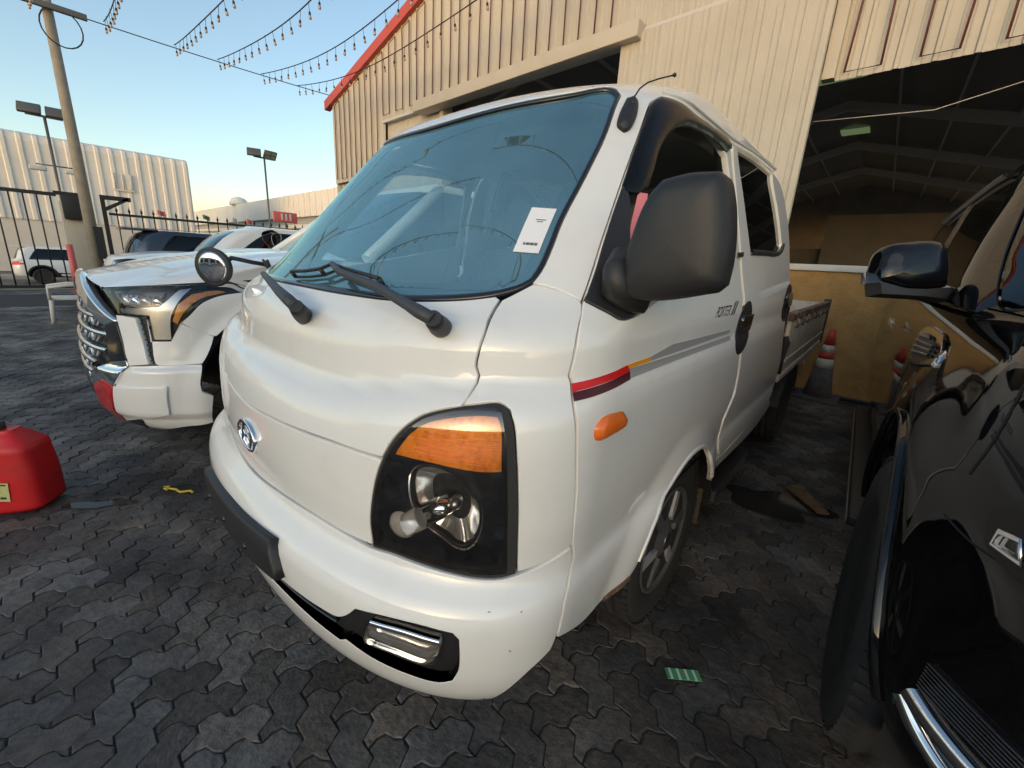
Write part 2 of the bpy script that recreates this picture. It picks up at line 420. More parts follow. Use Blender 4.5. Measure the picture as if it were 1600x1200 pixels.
class Body:
    """car-body skin: plan outline is a superellipse nose that runs into straight sides.
    s = distance along the outline from the centre line (sign = side), z = height"""
    def __init__(self, F, W, D, n, x0=0.0, back=+1, W0=.85, D0=.42):
        self.F, self.W, self.D = _pc(*F), _pc(*W), _pc(*D)
        self.tt, self.tx, self.ty, self.S = _corner(n, W0, D0)
        self.x0 = x0; self.disp = None; self.warp = None
    def raw(self, s, z):
        s = np.asarray(s, float); z = np.asarray(z, float)
        a = np.abs(s); t = np.minimum(a / self.S, 1)
        v = z - self.warp(a, z) if self.warp else z
        x = self.W(v) * np.interp(t, self.tt, self.tx)
        y = self.F(v) + self.D(v) * np.interp(t, self.tt, self.ty) + np.maximum(a - self.S, 0)
        return np.stack([self.x0 + np.sign(s) * x, y, z + 0*s], -1)
    def normal(self, s, z, e=.006):
        # one-sided differences would flip at the centre line, central ones do not
        a = self.raw(s + e, z) - self.raw(s - e, z); b = self.raw(s, z + e) - self.raw(s, z - e)
        n = np.cross(a, b); n /= np.maximum(np.linalg.norm(n, axis=-1, keepdims=True), 1e-9)
        return n
    def P(self, s, z, off=0.0):
        p = self.raw(s, z); n = self.normal(s, z)
        d = off + (self.disp(s, z) if self.disp else 0)
        return p + n * np.asarray(d)[..., None]
def sstep(a, b, x):
    t = np.clip((np.asarray(x, float) - a) / (b - a), 0, 1); return t*t*(3 - 2*t)
def porter():
    b = Body(
     F=([.24,.28,.32,.36,.40,.45,.50,.57,.615,.64,.67,.69,.71,.79,.88,.93,.965,.985,.998,1.008,1.02,1.05,1.09,1.15,1.195,1.25,1.4,1.6,1.72,1.76,1.80,1.84,1.88,1.91],
        [.44,.385,.335,.295,.268,.250,.240,.236,.238,.247,.273,.291,.298,.294,.298,.308,.322,.340,.358,.371,.378,.381,.385,.408,.452,.508,.635,.805,.912,.960,1.04,1.15,1.34,1.60]),
     W=([.24,.28,.33,.40,.5,.6,.64,.68,.8,.94,.98,1.01,1.05,1.10,1.16,1.22,1.35,1.55,1.75,1.80,1.84,1.88,1.91],
        [.72,.77,.81,.84,.857,.864,.862,.850,.856,.858,.852,.839,.838,.838,.832,.822,.792,.745,.688,.672,.658,.628,.58]),
     D=([.24,.7,1.2,1.4,1.91],[.42,.42,.42,.41,.38]), n=2.38)
    # the waist groove climbs from the nose towards the doors
    b.warp = lambda a, z: (.066*sstep(.25,.78,a) + .02*sstep(.7,2.6,a)) * sstep(.80,.95,z) * (1 - sstep(1.10,1.24,z))
    def disp(s, z):
        a = np.abs(s); r = np.hypot(a - 1.66, z - .31)          # flared lip round the front wheel
        return .020 * sstep(.52,.40,r) * sstep(1.0,1.25,a) * (1 - sstep(2.1,2.3,a)) - .02*sstep(.50,.40,z)*sstep(2.0,2.2,a)
    b.disp = disp
    return b
def pickup():
    b = Body(
     F=([.24,.28,.34,.42,.52,.62,.70,.78,.95,1.08,1.13],[.14,.09,.055,.035,.026,.026,.030,.045,.065,.095,.16]),
     W=([.24,.28,.36,.45,.56,.62,.68,.80,.95,1.06,1.13],[.93,.96,.98,.99,1.0,1.0,.99,.985,.985,.96,.90]),
     D=([.3,1.2],[.46,.46]), n=2.5, x0=-2.47, W0=1.0, D0=.46)
    def disp(s, z):
        y = b.raw(s, z)[..., 1]; r = np.hypot(y - 1.0, z - .42)
        return .03*sstep(.66,.53,r)*sstep(.55,.8,np.abs(s)) + .022*sstep(.655,.63,z)*sstep(.50,.58,np.abs(s))*sstep(.34,.40,z)
    b.disp = disp
    return b
def suv_low():
    b = Body(
     F=([.32,.40,.50,.62,.80,.95,1.05,1.12,1.18,1.22,1.25,1.27],[.78,.66,.58,.55,.545,.56,.60,.66,.77,.92,1.15,1.4]),
     W=([.32,.40,.50,.62,.75,.90,1.0,1.08,1.15,1.20,1.24,1.27],[.90,.93,.955,.968,.972,.975,.965,.95,.93,.905,.865,.80]),
     D=([.3,1.0,1.15,1.3],[.60,.58,.50,.30]), n=2.4, x0=2.32, W0=.97, D0=.58)
    def disp(s, z):
        y = b.raw(s, z)[..., 1]; r = np.hypot(y - 1.5, z - .43)
        return .028*sstep(.72,.52,r)*sstep(.6,.9,np.abs(s))
    b.disp = disp
    return b
def suv_up():
    return Body(F=([1.16,1.25,1.4,1.6,1.75,1.84,1.90],[1.62,1.72,1.93,2.18,2.38,2.52,2.70]),
     W=([1.16,1.25,1.4,1.6,1.75,1.84,1.90],[.93,.92,.885,.825,.775,.735,.68]),
     D=([1.1,1.9],[.36,.34]), n=2.5, x0=2.32, W0=.85, D0=.36)

# outlines measured on each body skin: (distance along outline, height) in metres
PX = {
 'hood_r': [[0.3109, 1.2032], [0.4287, 1.2049], [0.5385, 1.2122], [0.6272, 1.2227], [0.6698, 1.2313], [0.6838, 1.226], [0.686, 1.2082], [0.7038, 1.1727], [0.7042, 1.1288], [0.7024, 1.1038], [0.7101, 1.0872], [0.7103, 1.0748], [0.7066, 1.0396], [0.684, 1.0344], [0.6391, 1.0162], [0.6033, 0.9833], [0.5819, 0.9492], [0.57, 0.9204], [0.5264, 0.9185], [0.4318, 0.9169], [0.3131, 0.9086], [0.1915, 0.8998]],
 'grille_r': [[0.1923, 0.8968], [0.3142, 0.9045], [0.4325, 0.9129], [0.5267, 0.9145], [0.5672, 0.9143], [0.5539, 0.8695], [0.5445, 0.8196], [0.5388, 0.7598], [0.5402, 0.7082], [0.4739, 0.7074], [0.3629, 0.7099], [0.2171, 0.7029], [0.069, 0.6932]],
 'lamp': [[0.5434, 0.7049], [0.5388, 0.7598], [0.5445, 0.8189], [0.5539, 0.8681], [0.5688, 0.9134], [0.5833, 0.9464], [0.6045, 0.9817], [0.6399, 1.0142], [0.685, 1.0328], [0.7373, 1.0452], [0.7735, 1.0497], [0.7958, 1.0413], [0.8107, 1.0189], [0.8316, 0.9525], [0.8403, 0.888], [0.8473, 0.8022], [0.8504, 0.7249], [0.8521, 0.7021], [0.8281, 0.6974], [0.7811, 0.6967], [0.7188, 0.7002], [0.6453, 0.7052], [0.5882, 0.7076]],
 'lamp_lens': [[0.5462, 0.7117], [0.5445, 0.7619], [0.5506, 0.8208], [0.5603, 0.8699], [0.575, 0.9116], [0.5908, 0.9465], [0.6105, 0.9799], [0.6447, 1.0109], [0.6889, 1.029], [0.74, 1.0412], [0.7708, 1.0444], [0.7869, 1.0361], [0.7989, 1.0103], [0.8145, 0.9524], [0.8218, 0.8883], [0.8282, 0.8031], [0.8324, 0.7263], [0.8336, 0.705], [0.8198, 0.7032], [0.7792, 0.702], [0.7189, 0.7056], [0.6464, 0.7123], [0.5901, 0.7148]],
 'amber': [[0.5912, 0.9283], [0.6041, 0.9542], [0.6172, 0.9752], [0.6447, 1.0011], [0.6912, 1.0193], [0.7455, 1.0302], [0.7799, 1.0302], [0.7899, 1.0154], [0.8022, 0.973], [0.8088, 0.9233], [0.7698, 0.921], [0.7343, 0.9225], [0.6849, 0.9261], [0.6356, 0.9276]],
 'amber_refl': [[0.6327, 0.9768], [0.6524, 0.9981], [0.6925, 1.0155], [0.7466, 1.027], [0.7778, 1.0293], [0.7661, 1.0098], [0.7343, 0.972], [0.6838, 0.9783]],
 'reflector': [[0.629, 0.8641], [0.6336, 0.889], [0.6468, 0.9037], [0.6665, 0.9102], [0.6921, 0.9095], [0.7142, 0.9018], [0.7364, 0.882], [0.7523, 0.864], [0.7667, 0.847], [0.7711, 0.8218], [0.7685, 0.7899], [0.7571, 0.7623], [0.7417, 0.7502], [0.7226, 0.7526], [0.6968, 0.7704], [0.6736, 0.7837], [0.653, 0.8003], [0.6369, 0.8245]],
 'poslight': [[0.5771, 0.7618], [0.586, 0.7824], [0.6068, 0.7982], [0.6285, 0.8063], [0.6526, 0.8162], [0.6582, 0.798], [0.6567, 0.783], [0.6276, 0.7531], [0.612, 0.7358], [0.5931, 0.7393], [0.5799, 0.7467]],
 'corner': [[0.7329, 1.2591], [0.778, 1.2527], [0.8492, 1.2309], [0.8565, 1.2239], [0.8852, 1.1727], [0.8908, 1.1243], [0.8867, 1.0944], [0.8997, 1.0738], [0.9345, 1.0173], [0.9675, 0.8777], [0.9705, 0.8369], [0.9795, 0.7385], [0.9415, 0.7263], [0.8879, 0.7124], [0.8551, 0.7051], [0.8498, 0.8027], [0.8427, 0.8879], [0.8339, 0.9525], [0.8128, 1.0195], [0.7981, 1.0414], [0.7736, 1.0516], [0.7367, 1.0471], [0.7092, 1.0414], [0.7131, 1.0745], [0.7129, 1.0875], [0.7056, 1.1041], [0.707, 1.1288], [0.7065, 1.1729], [0.6902, 1.2074], [0.6874, 1.225], [0.7163, 1.2467]],
 'bumper_r': [[0.0727, 0.6904], [0.2192, 0.6998], [0.3633, 0.706], [0.4747, 0.704], [0.5419, 0.7017], [0.5888, 0.7045], [0.6455, 0.702], [0.7198, 0.6976], [0.7816, 0.6938], [0.8293, 0.6944], [0.8545, 0.6987], [0.8887, 0.7069], [0.9422, 0.7211], [0.9787, 0.7322], [0.9998, 0.666], [1.0024, 0.6036], [0.9961, 0.5378], [0.9864, 0.5097], [0.9315, 0.4778], [0.8707, 0.4141]],
 'fog_recess': [[0.5228, 0.5348], [0.5345, 0.5722], [0.5585, 0.5998], [0.6321, 0.612], [0.7027, 0.6155], [0.7668, 0.6097], [0.7798, 0.5967], [0.7833, 0.559], [0.7822, 0.5153], [0.7706, 0.4834], [0.7429, 0.4697], [0.6776, 0.4738], [0.5905, 0.4843], [0.5258, 0.5012]],
 'fog_lamp': [[0.5709, 0.5373], [0.5812, 0.5638], [0.5971, 0.585], [0.6707, 0.5915], [0.7431, 0.5859], [0.7457, 0.5699], [0.7364, 0.5201], [0.718, 0.5109], [0.649, 0.5158], [0.5743, 0.5129]],
 'slot': [[0.2736, 0.5352], [0.3704, 0.5454], [0.4543, 0.5501], [0.5212, 0.5565], [0.52, 0.4996], [0.5059, 0.4726], [0.4008, 0.4948], [0.3132, 0.5047], [0.2283, 0.504]],
 'crease': [[0.4453, 0.6416], [0.6202, 0.647], [0.715, 0.6458], [0.774, 0.6474], [0.8204, 0.6552], [0.8627, 0.6669], [0.9042, 0.6901]],
 'plate': [[-0.2965, 0.5403], [-0.1899, 0.5932], [0.1017, 0.6311], [0.2827, 0.637], [0.3147, 0.5676], [0.2703, 0.5351], [0.1342, 0.5279], [-0.0318, 0.5122], [-0.2279, 0.4988]],
 'windshield_r': [[-0.2696, 1.6668], [0.108, 1.7183], [0.3938, 1.7359], [0.6075, 1.7553], [0.6837, 1.7785], [0.7222, 1.7706], [0.7535, 1.7455], [0.7589, 1.6257], [0.7486, 1.4987], [0.7381, 1.3955], [0.7393, 1.3327], [0.7361, 1.2839], [0.7297, 1.2628], [0.7142, 1.2504], [0.6765, 1.2354], [0.6255, 1.2245], [0.5364, 1.2139], [0.4262, 1.2067], [0.3079, 1.2051]],
 'pillar_r': [[-0.2976, 1.6789], [0.0924, 1.7286], [0.3844, 1.745], [0.5984, 1.7653], [0.6644, 1.7955], [0.7159, 1.7835], [0.7593, 1.7458], [0.7642, 1.626], [0.7534, 1.4989], [0.7425, 1.3957], [0.7435, 1.3329], [0.7402, 1.2842], [0.733, 1.2617], [0.7768, 1.2552], [0.8478, 1.2333], [0.8457, 1.2948], [0.8452, 1.3973], [0.8453, 1.5022], [0.8484, 1.5838], [0.8547, 1.692], [0.8553, 1.734], [0.8748, 1.7591], [0.9253, 1.7603], [1.0558, 1.7617], [1.2618, 1.7669], [1.4479, 1.7732], [1.8133, 1.8118], [2.1752, 1.8271], [2.3988, 1.7996]],
 'front_door': [[0.8555, 1.2275], [0.888, 1.1726], [0.8936, 1.1242], [0.8894, 1.0943], [0.9034, 1.0736], [0.9384, 1.0168], [0.9712, 0.8766], [0.9742, 0.8356], [0.984, 0.7347], [1.0046, 0.6645], [1.0069, 0.6008], [1.0019, 0.5332], [1.1138, 0.4913], [1.2004, 0.4967], [1.2933, 0.5121], [1.3233, 0.5423], [1.3786, 0.6172], [1.4508, 0.6493], [1.525, 0.6897], [1.5891, 0.7276], [1.6799, 0.7401], [1.8021, 0.7214], [1.9837, 0.6633], [2.0352, 0.6637], [2.0237, 0.748], [2.1032, 0.8383], [2.0929, 0.9251], [2.0418, 1.027], [1.9603, 1.1812], [1.8485, 1.2742], [1.7625, 1.3848], [1.6391, 1.5236], [1.4621, 1.7604], [1.2713, 1.7577], [1.0636, 1.7536], [0.931, 1.751], [0.8802, 1.7494], [0.8638, 1.7264], [0.861, 1.6889], [0.8535, 1.5826], [0.8502, 1.501], [0.8497, 1.3961], [0.8505, 1.2938]],
 'front_window': [[0.8554, 1.2323], [0.9159, 1.2141], [0.9958, 1.1959], [1.1499, 1.2395], [1.4046, 1.2976], [1.7243, 1.3733], [1.6473, 1.476], [1.4451, 1.7063], [1.2794, 1.7376], [1.0759, 1.7375], [0.9396, 1.7336], [0.8978, 1.7316], [0.8809, 1.714], [0.8607, 1.6149], [0.8543, 1.5198], [0.8527, 1.4053], [0.8564, 1.2861]],
 'sail': [[0.8554, 1.2323], [0.9159, 1.2141], [0.9958, 1.1959], [1.0493, 1.2134], [0.9507, 1.2994], [0.918, 1.3659], [0.8769, 1.4663], [0.8535, 1.4866], [0.8527, 1.4053], [0.8564, 1.2861]],
 'visor': [[0.8654, 1.4716], [0.8535, 1.4866], [0.8551, 1.572], [0.8614, 1.6807], [0.8652, 1.7313], [0.8818, 1.7552], [0.9269, 1.7579], [1.0631, 1.7542], [1.2311, 1.7636], [1.4386, 1.7668], [1.4805, 1.7483], [1.4323, 1.7163], [1.2925, 1.7232], [1.0933, 1.7077], [1.0039, 1.6863], [0.9592, 1.6536], [0.932, 1.597], [0.931, 1.5423], [0.9282, 1.4955], [0.9031, 1.4709]],
 'rear_door': [[1.4871, 1.7697], [1.8342, 1.7992], [2.1855, 1.8124], [2.5043, 1.7524], [2.731, 1.5663], [2.8815, 1.346], [2.9434, 1.2101], [2.9551, 1.0404], [3.1114, 0.8391], [3.1469, 0.6781], [3.0442, 0.6316], [2.1186, 0.5803], [2.056, 0.6435], [2.0577, 0.7388], [2.1374, 0.8312], [2.1264, 0.9195], [2.0741, 1.0233], [1.9898, 1.18], [1.8768, 1.2742], [1.7894, 1.3863], [1.6641, 1.5269]],
 'rear_window': [[1.5498, 1.7705], [1.839, 1.796], [2.1699, 1.802], [2.3701, 1.6556], [2.5884, 1.4515], [2.4863, 1.4158], [1.9367, 1.392], [1.7714, 1.5412]],
 'sill': [[2.1287, 0.568], [3.0582, 0.6182], [3.1312, 0.5707], [3.0921, 0.5475], [1.9972, 0.5228], [1.966, 0.5947]],
 'arch': [[1.3233, 0.5423], [1.3786, 0.6172], [1.4508, 0.6493], [1.525, 0.6897], [1.5891, 0.7276], [1.6799, 0.7401], [1.8021, 0.7214], [1.9661, 0.6634], [2.0031, 0.6408]],
 'stripe_red': [[0.8953, 1.0795], [1.0597, 1.0987], [1.0792, 1.082], [0.9066, 1.0645]],
 'stripe_maroon': [[0.9066, 1.0645], [1.0792, 1.082], [1.0948, 1.0643], [0.9167, 1.0511]],
 'stripe_orange': [[1.0597, 1.0987], [1.175, 1.1007], [1.1846, 1.0903], [1.0705, 1.0887]],
 'stripe_greytop': [[1.175, 1.1007], [1.3068, 1.1158], [1.8418, 1.1091], [1.8506, 1.0971], [1.3183, 1.091], [1.1846, 1.0903]],
 'stripe_greylow': [[1.0708, 1.0879], [1.3222, 1.0856], [1.8667, 1.087], [1.8743, 1.0711], [1.3357, 1.0684], [1.0939, 1.066]],
 'marker': [[0.9994, 0.9763], [0.9934, 0.9966], [1.0082, 1.0097], [1.0629, 1.0089], [1.098, 1.0022], [1.1169, 0.9839], [1.1064, 0.9697], [1.0662, 0.9653], [1.0131, 0.9677]],
 'text': [[1.6392, 1.179], [1.8706, 1.1995]],
 'handle': [[2.0288, 1.1034]],
 'logo': [[0.0113, 0.7924], [-0.1217, 0.772], [0.1066, 0.7984], [-0.0115, 0.8361], [0.057, 0.755]],
 'antenna': [[0.7859, 1.6425], [0.7832, 1.7196], [0.8042, 1.7262], [0.8178, 1.7122], [0.8213, 1.6362], [0.8089, 1.628]],
 'wiper': [[0.5951, 1.1769], [0.1127, 1.1458], [0.5449, 1.1874]],
 'marks': [[0.1944, 0.9022], [-0.1336, 0.8753], [0.7938, 1.0924], [0.5297, 0.7104]],
 'paper': [[0.6508, 1.4259], [0.7133, 1.4238], [0.7145, 1.3232], [0.6549, 1.3245]],
}
WP = {
 'mirror': [[0.817, 0.8, 1.2509], [0.8174, 0.8, 1.2991], [0.8301, 0.8, 1.3741], [0.8508, 0.8, 1.4357], [0.8715, 0.8, 1.4612], [0.9163, 0.8, 1.4695], [0.9628, 0.8, 1.4689], [0.976, 0.8, 1.4587], [0.9883, 0.8, 1.4173], [1.0008, 0.8, 1.3301], [0.9996, 0.8, 1.2784], [0.9878, 0.8, 1.265], [0.8893, 0.8, 1.2411], [0.8285, 0.8, 1.2402]],
 'mirror_arm': [[0.8504, 0.83, 1.2362], [0.8136, 0.8, 1.244], [0.8134, 0.76, 1.2602], [0.8092, 0.76, 1.2915], [0.7982, 0.8, 1.3239]],
 'wa_boss': [[0.5859, 0.5027, 1.1641], [0.6045, 0.4783, 1.1751], [0.6179, 0.4587, 1.1857], [0.6262, 0.4465, 1.1946]],
 'wa_arm': [[0.6235, 0.4515, 1.1905], [0.5896, 0.4435, 1.2019], [0.5588, 0.4437, 1.2091], [0.4174, 0.4598, 1.2335], [0.2197, 0.4712, 1.2548], [0.1448, 0.489, 1.2706]],
 'wa_blade': [[-0.0736, 0.466, 1.2387], [0.0161, 0.4725, 1.2454], [0.085, 0.4824, 1.2544], [0.1241, 0.4985, 1.27], [0.2061, 0.4946, 1.2608], [0.2836, 0.4959, 1.2543], [0.3561, 0.4992, 1.2471]],
 'wb_boss': [[0.1454, 0.4132, 1.1334], [0.1842, 0.3898, 1.1494], [0.212, 0.3713, 1.1644], [0.2257, 0.3613, 1.1754]],
 'wb_arm': [[0.2201, 0.3645, 1.1717], [0.1609, 0.3659, 1.1864], [0.0866, 0.3749, 1.1966], [-0.0823, 0.4069, 1.2139], [-0.2206, 0.4374, 1.2222]],
 'wb_blade': [],
 'round': [[-0.7528, 0.4258, 1.218]],
 'round_arm': [[-0.7341, 0.4837, 1.2555], [-0.7378, 0.5587, 1.2405], [-0.736, 0.613, 1.2318]],
 'aerial': [[0.6441, 1.0547, 1.7038], [0.6363, 1.0778, 1.7293], [0.6418, 1.0897, 1.7491], [0.6532, 1.1054, 1.7645], [0.6676, 1.1379, 1.7802], [0.6898, 1.1777, 1.7966]],
}
SCR = [[[0.8242, 0.6493], [0.8288, 0.65]], [[0.8904, 0.6436], [0.8939, 0.6449]], [[0.8798, 0.5658], [0.8842, 0.5612]], [[0.8217, 0.3885], [0.8294, 0.4015]], [[0.5262, 0.7123], [0.5367, 0.7084]]]
RUST = [[1.1954, 0.4956], [1.2173, 0.4996], [1.2546, 0.5054], [1.2992, 0.5129]]
TX = {
 'lamp': [[0.6436, 1.0447], [0.9062, 1.0746], [1.1275, 1.0947], [1.3166, 1.1028], [1.4044, 1.0666], [1.3877, 1.0494], [1.2758, 1.0313], [1.2001, 0.994], [1.1449, 0.9267], [1.1066, 0.8654], [1.0703, 0.7968], [0.9835, 0.7968], [0.9639, 0.9166], [0.795, 0.9266], [0.7581, 0.972], [0.6847, 1.0237]],
 'lamp_band': [[0.7904, 0.9553], [1.0127, 0.975], [1.0567, 1.0183], [1.0986, 1.0686], [1.1523, 1.0792], [1.104, 1.0121], [1.0702, 0.9303], [1.0653, 0.8516], [1.0694, 0.8018], [0.988, 0.8019], [0.9676, 0.9283], [0.8019, 0.932]],
 'lamp_amber': [[1.0758, 0.9008], [1.0966, 0.9883], [1.1574, 1.0432], [1.2724, 1.0631], [1.3138, 1.0526], [1.1955, 1.0185], [1.1322, 0.9568], [1.096, 0.8826]],
 'lamp_proj': [[0.6897, 1.0355], [1.0274, 1.0642], [1.0085, 0.9824], [0.7902, 0.9668]],
 'fender': [[1.4051, 1.0615], [1.4595, 1.0764], [1.4597, 0.8873], [1.387, 0.8944], [1.3151, 0.8562], [1.2685, 0.8116], [1.257, 0.8122], [1.1134, 0.892], [1.1489, 0.9235], [1.2018, 0.989], [1.2778, 1.0263], [1.3909, 1.0452]],
 'bump_up': [[0.7949, 0.9207], [0.9611, 0.9116], [0.9809, 0.7918], [1.0711, 0.7917], [1.1094, 0.8882], [1.2552, 0.8082], [1.2292, 0.7099], [1.204, 0.6631], [1.0142, 0.6682], [1.0036, 0.6741], [0.9228, 0.9068]],
 'bump_face': [[0.7976, 0.919], [0.9117, 0.9119], [0.9817, 0.6758], [0.8784, 0.6624]],
 'bump_cheek': [[0.9639, 0.9117], [0.9809, 0.7918], [1.0711, 0.7917], [1.1102, 0.8872], [1.2552, 0.8082], [1.2332, 0.7147], [1.2063, 0.6628], [1.0184, 0.6682], [1.0056, 0.6781]],
 'slit': [[0.9148, 0.9111], [0.9621, 0.9126], [1.0046, 0.6761], [0.9817, 0.6758]],
 'bump_low': [[0.8741, 0.6562], [1.0138, 0.6643], [1.1879, 0.6591], [1.2041, 0.6567], [1.1829, 0.5572], [1.1861, 0.5177], [1.2297, 0.4858], [1.1866, 0.3193], [0.7358, 0.2369], [0.6816, 0.3035], [0.7789, 0.5454]],
 'facet': [[0.7783, 0.5432], [1.0515, 0.5557], [1.0347, 0.4008], [0.7056, 0.3155]],
 'chrome_corner': [[0.395, 0.5017], [0.7534, 0.6667], [0.8618, 0.6867], [0.8694, 0.6558], [0.7768, 0.5482], [0.6921, 0.5764], [0.4874, 0.4918]],
 'red': [[0.6862, 0.5701], [0.7698, 0.544], [0.6768, 0.3052], [0.4714, 0.3071], [0.4862, 0.4869]],
 'frame': [[-0.2, 1.0719], [0.2213, 1.0928], [0.7977, 0.8897], [0.7052, 0.8629], [0.1178, 1.0516]],
 'frame_low': [[0.7046, 0.8569], [0.7997, 0.8781], [0.8737, 0.6897], [0.7542, 0.6708]],
 'hood_edge': [[-0.2571, 1.0853], [0.1299, 1.0987], [0.6527, 1.0482], [0.9053, 1.0772], [1.1091, 1.0972], [1.3132, 1.1057], [1.4136, 1.1385]],
 'arch': [[1.387, 0.8944], [1.3151, 0.8562], [1.2685, 0.8116], [1.2332, 0.7147], [1.1981, 0.6254], [1.1829, 0.5572], [1.1861, 0.5177], [1.2297, 0.4858]],
}
SLX = {
 'vent': [[-2.344, 1.1316], [-2.2637, 1.1445], [-2.0246, 1.1489], [-1.8531, 1.1413], [-1.7667, 1.1141], [-1.7434, 1.0809], [-2.256, 1.0282], [-2.3051, 1.0403], [-2.3544, 1.1053]],
 'vent_in': [[-2.2833, 1.12], [-2.0587, 1.1309], [-1.8785, 1.1141], [-1.8615, 1.0821], [-2.1986, 1.0489], [-2.2789, 1.0932]],
 'arch': [[-1.5215, 0.9792], [-1.4404, 0.9528], [-1.3233, 0.8865], [-1.2755, 0.8158], [-1.2584, 0.7454], [-1.2277, 0.6674], [-1.2088, 0.5987], [-1.1874, 0.4728]],
 'lamp': [[-1.0551, 0.9639], [-1.0235, 1.0027], [-0.9828, 0.9139], [-1.0192, 0.9096], [-1.0393, 0.9186]],
 'lamp_strip': [[-1.0287, 0.9242], [-1.0281, 0.9499], [-0.9998, 0.9534], [-0.9864, 0.9233]],
 'seam': [[-1.1369, 0.9095], [-1.0549, 0.9051], [-0.9939, 0.9098]],
 'chrome1': [[-1.0602, 0.584], [-1.0496, 0.5908], [-1.0065, 0.5637], [-0.9709, 0.5502], [-0.9816, 0.5255], [-1.0171, 0.5424]],
 'chrome2': [[-1.0494, 0.6039], [-1.0439, 0.612], [-1.0131, 0.6093], [-0.9455, 0.6025], [-0.9617, 0.5703], [-1.0178, 0.5792]],
 'grid0': [[-1.041, 0.6671], [-1.0408, 0.6495], [-1.0397, 0.6287]],
 'grid1': [[-0.9846, 0.6631], [-0.9847, 0.6464], [-0.9841, 0.6219]],
 'hoodline': [[-1.1272, 0.9914], [-1.1167, 1.0422], [-1.1199, 1.0973], [-1.1261, 1.1426]],
 'handle': [[-3.9798, 1.0521]],
}
SUX = {
 'pillar': [[-0.9381, 1.2707], [-0.9951, 1.3392], [-0.9541, 1.468], [-0.9509, 1.5735], [-0.9633, 1.6929], [-0.9196, 1.7036], [-0.8498, 1.5674], [-0.8474, 1.4897], [-0.8378, 1.3876], [-0.8314, 1.2781]],
 'wsedge': [[-0.8299, 1.2782], [-0.8378, 1.3876], [-0.8474, 1.4897], [-0.8532, 1.5752]],
}
SMX = {
 'head': [[1.1997, 1.9615, 1.3014], [1.1922, 1.9671, 1.3362], [1.193, 1.9749, 1.357], [1.1967, 1.9955, 1.4079], [1.2071, 2.0112, 1.4279], [1.2566, 2.0595, 1.4453], [1.3082, 2.1061, 1.4527], [1.3383, 2.1304, 1.4483], [1.3563, 2.1389, 1.4285], [1.3734, 2.1384, 1.3844], [1.3848, 2.1325, 1.3388], [1.3847, 2.1173, 1.2946], [1.3223, 2.0594, 1.2813], [1.2712, 2.0152, 1.2799]],
 'foot': [[1.1984, 1.9597, 1.2991], [1.2712, 2.0152, 1.2799], [1.3223, 2.0594, 1.2813], [1.3886, 2.1199, 1.2926], [1.4112, 2.136, 1.2832], [1.4147, 2.1278, 1.2503], [1.3291, 2.0571, 1.2575], [1.2106, 1.956, 1.2579]],
 'signal': [[1.1883, 1.8837, 1.3408], [1.2112, 1.8995, 1.3297], [1.2351, 1.9118, 1.306], [1.1963, 1.8777, 1.3033]],
}

# ================================================================== the white double-cab truck
def rebase(root, loc):
    root.location = loc
    for ch in root.children: ch.matrix_parent_inverse = Matrix.Translation(-Vector(loc))
BP = porter()
truck = empty('pickup_truck', label='cream white double cab light truck with amber-topped headlamp and open cargo bed', cat='truck')
def pmir(name, poly, m, sides=(1, -1), **k):
    r = []
    for s in sides:
        kk = dict(k)
        if s < 0 and kk.get('holes'): kk['holes'] = [mirror(h) for h in kk['holes']]
        r.append(panel(name, BP, poly if s > 0 else mirror(poly), m, truck, **kk))
    return r
D = PX
# --- sheet metal
hood = panel('hood', BP, half(D['hood_r'], (0, 1.2035), (0, .889)), 'cream_white', truck)
grille = panel('grille_panel', BP, half(D['grille_r'], (0, .884), (0, .692)), 'cream_white', truck)
corner = pmir('corner_panel', D['corner'], 'cream_white')
fo = [tuple(p) for p in D['fog_recess']]
opening = half([(.2, .5335), (.37, .5440), (.455, .5495), (.512, .556)] + fo[1:] + [(.505, .486), (.40, .497), (.313, .503), (.15, .502)], (0, .531), (0, .500))
bump_poly = half([tuple(p) for p in D['bumper_r']] + [(.80, .335), (.70, .315), (.5, .315), (.25, .33)], (0, .6885), (0, .335))
bumper = panel('bumper', BP, bump_poly, 'cream_white', truck, holes=[opening], hole_depth=.003, depth=.03, res=.016)
panel('lower_grille', BP, opening, 'black_plastic', bumper, off=-.022, gap=.0, depth=-.021, roll=.0008, res=.016)
for zz in (.510, .524, .538):
    ribbon('slat', BP, [(-.49, zz+.010), (-.25, zz), (0, zz-.002), (.25, zz), (.49, zz+.010)], .005, 'black_gloss', bumper, off=-.021, thick=.012)
for s in (1, -1):
    f = (lambda q: q if s > 0 else mirror(q))
    panel('fog_reflector', BP, f(D['fog_lamp']), 'mirror_coat', bumper, off=-.019, gap=.002, depth=.01)
    panel('fog_lens', BP, f(D['fog_lamp']), 'lamp_cover', bumper, off=-.004, gap=.001, depth=.02)
    q = D['fog_lamp']; ribbon('fog_trim', BP, f([q[2], q[3], q[4]]), .012, 'chrome', bumper, off=-.004, thick=.007)
plate = panel('plate_holder', BP, [(-.275, .592), (.283, .634), (.315, .567), (-.235, .505)], 'black_plastic', truck, off=.024, depth=.05, gap=0, roll=.006)
for sx in (-.17, .0, .17):
    p = BP.P(np.array(sx), np.array(.566+.06*sx), .024); n_ = BP.normal(np.array(sx), np.array(.57))
    MB().lathe([(.0, .004), (.006, .004), (.008, .001), (.008, -.01)], 'Z', at=p, n=10, mtx=Vector(n_).to_track_quat('Z', 'Y').to_matrix()).build('bolt', 'black_gloss', plate)
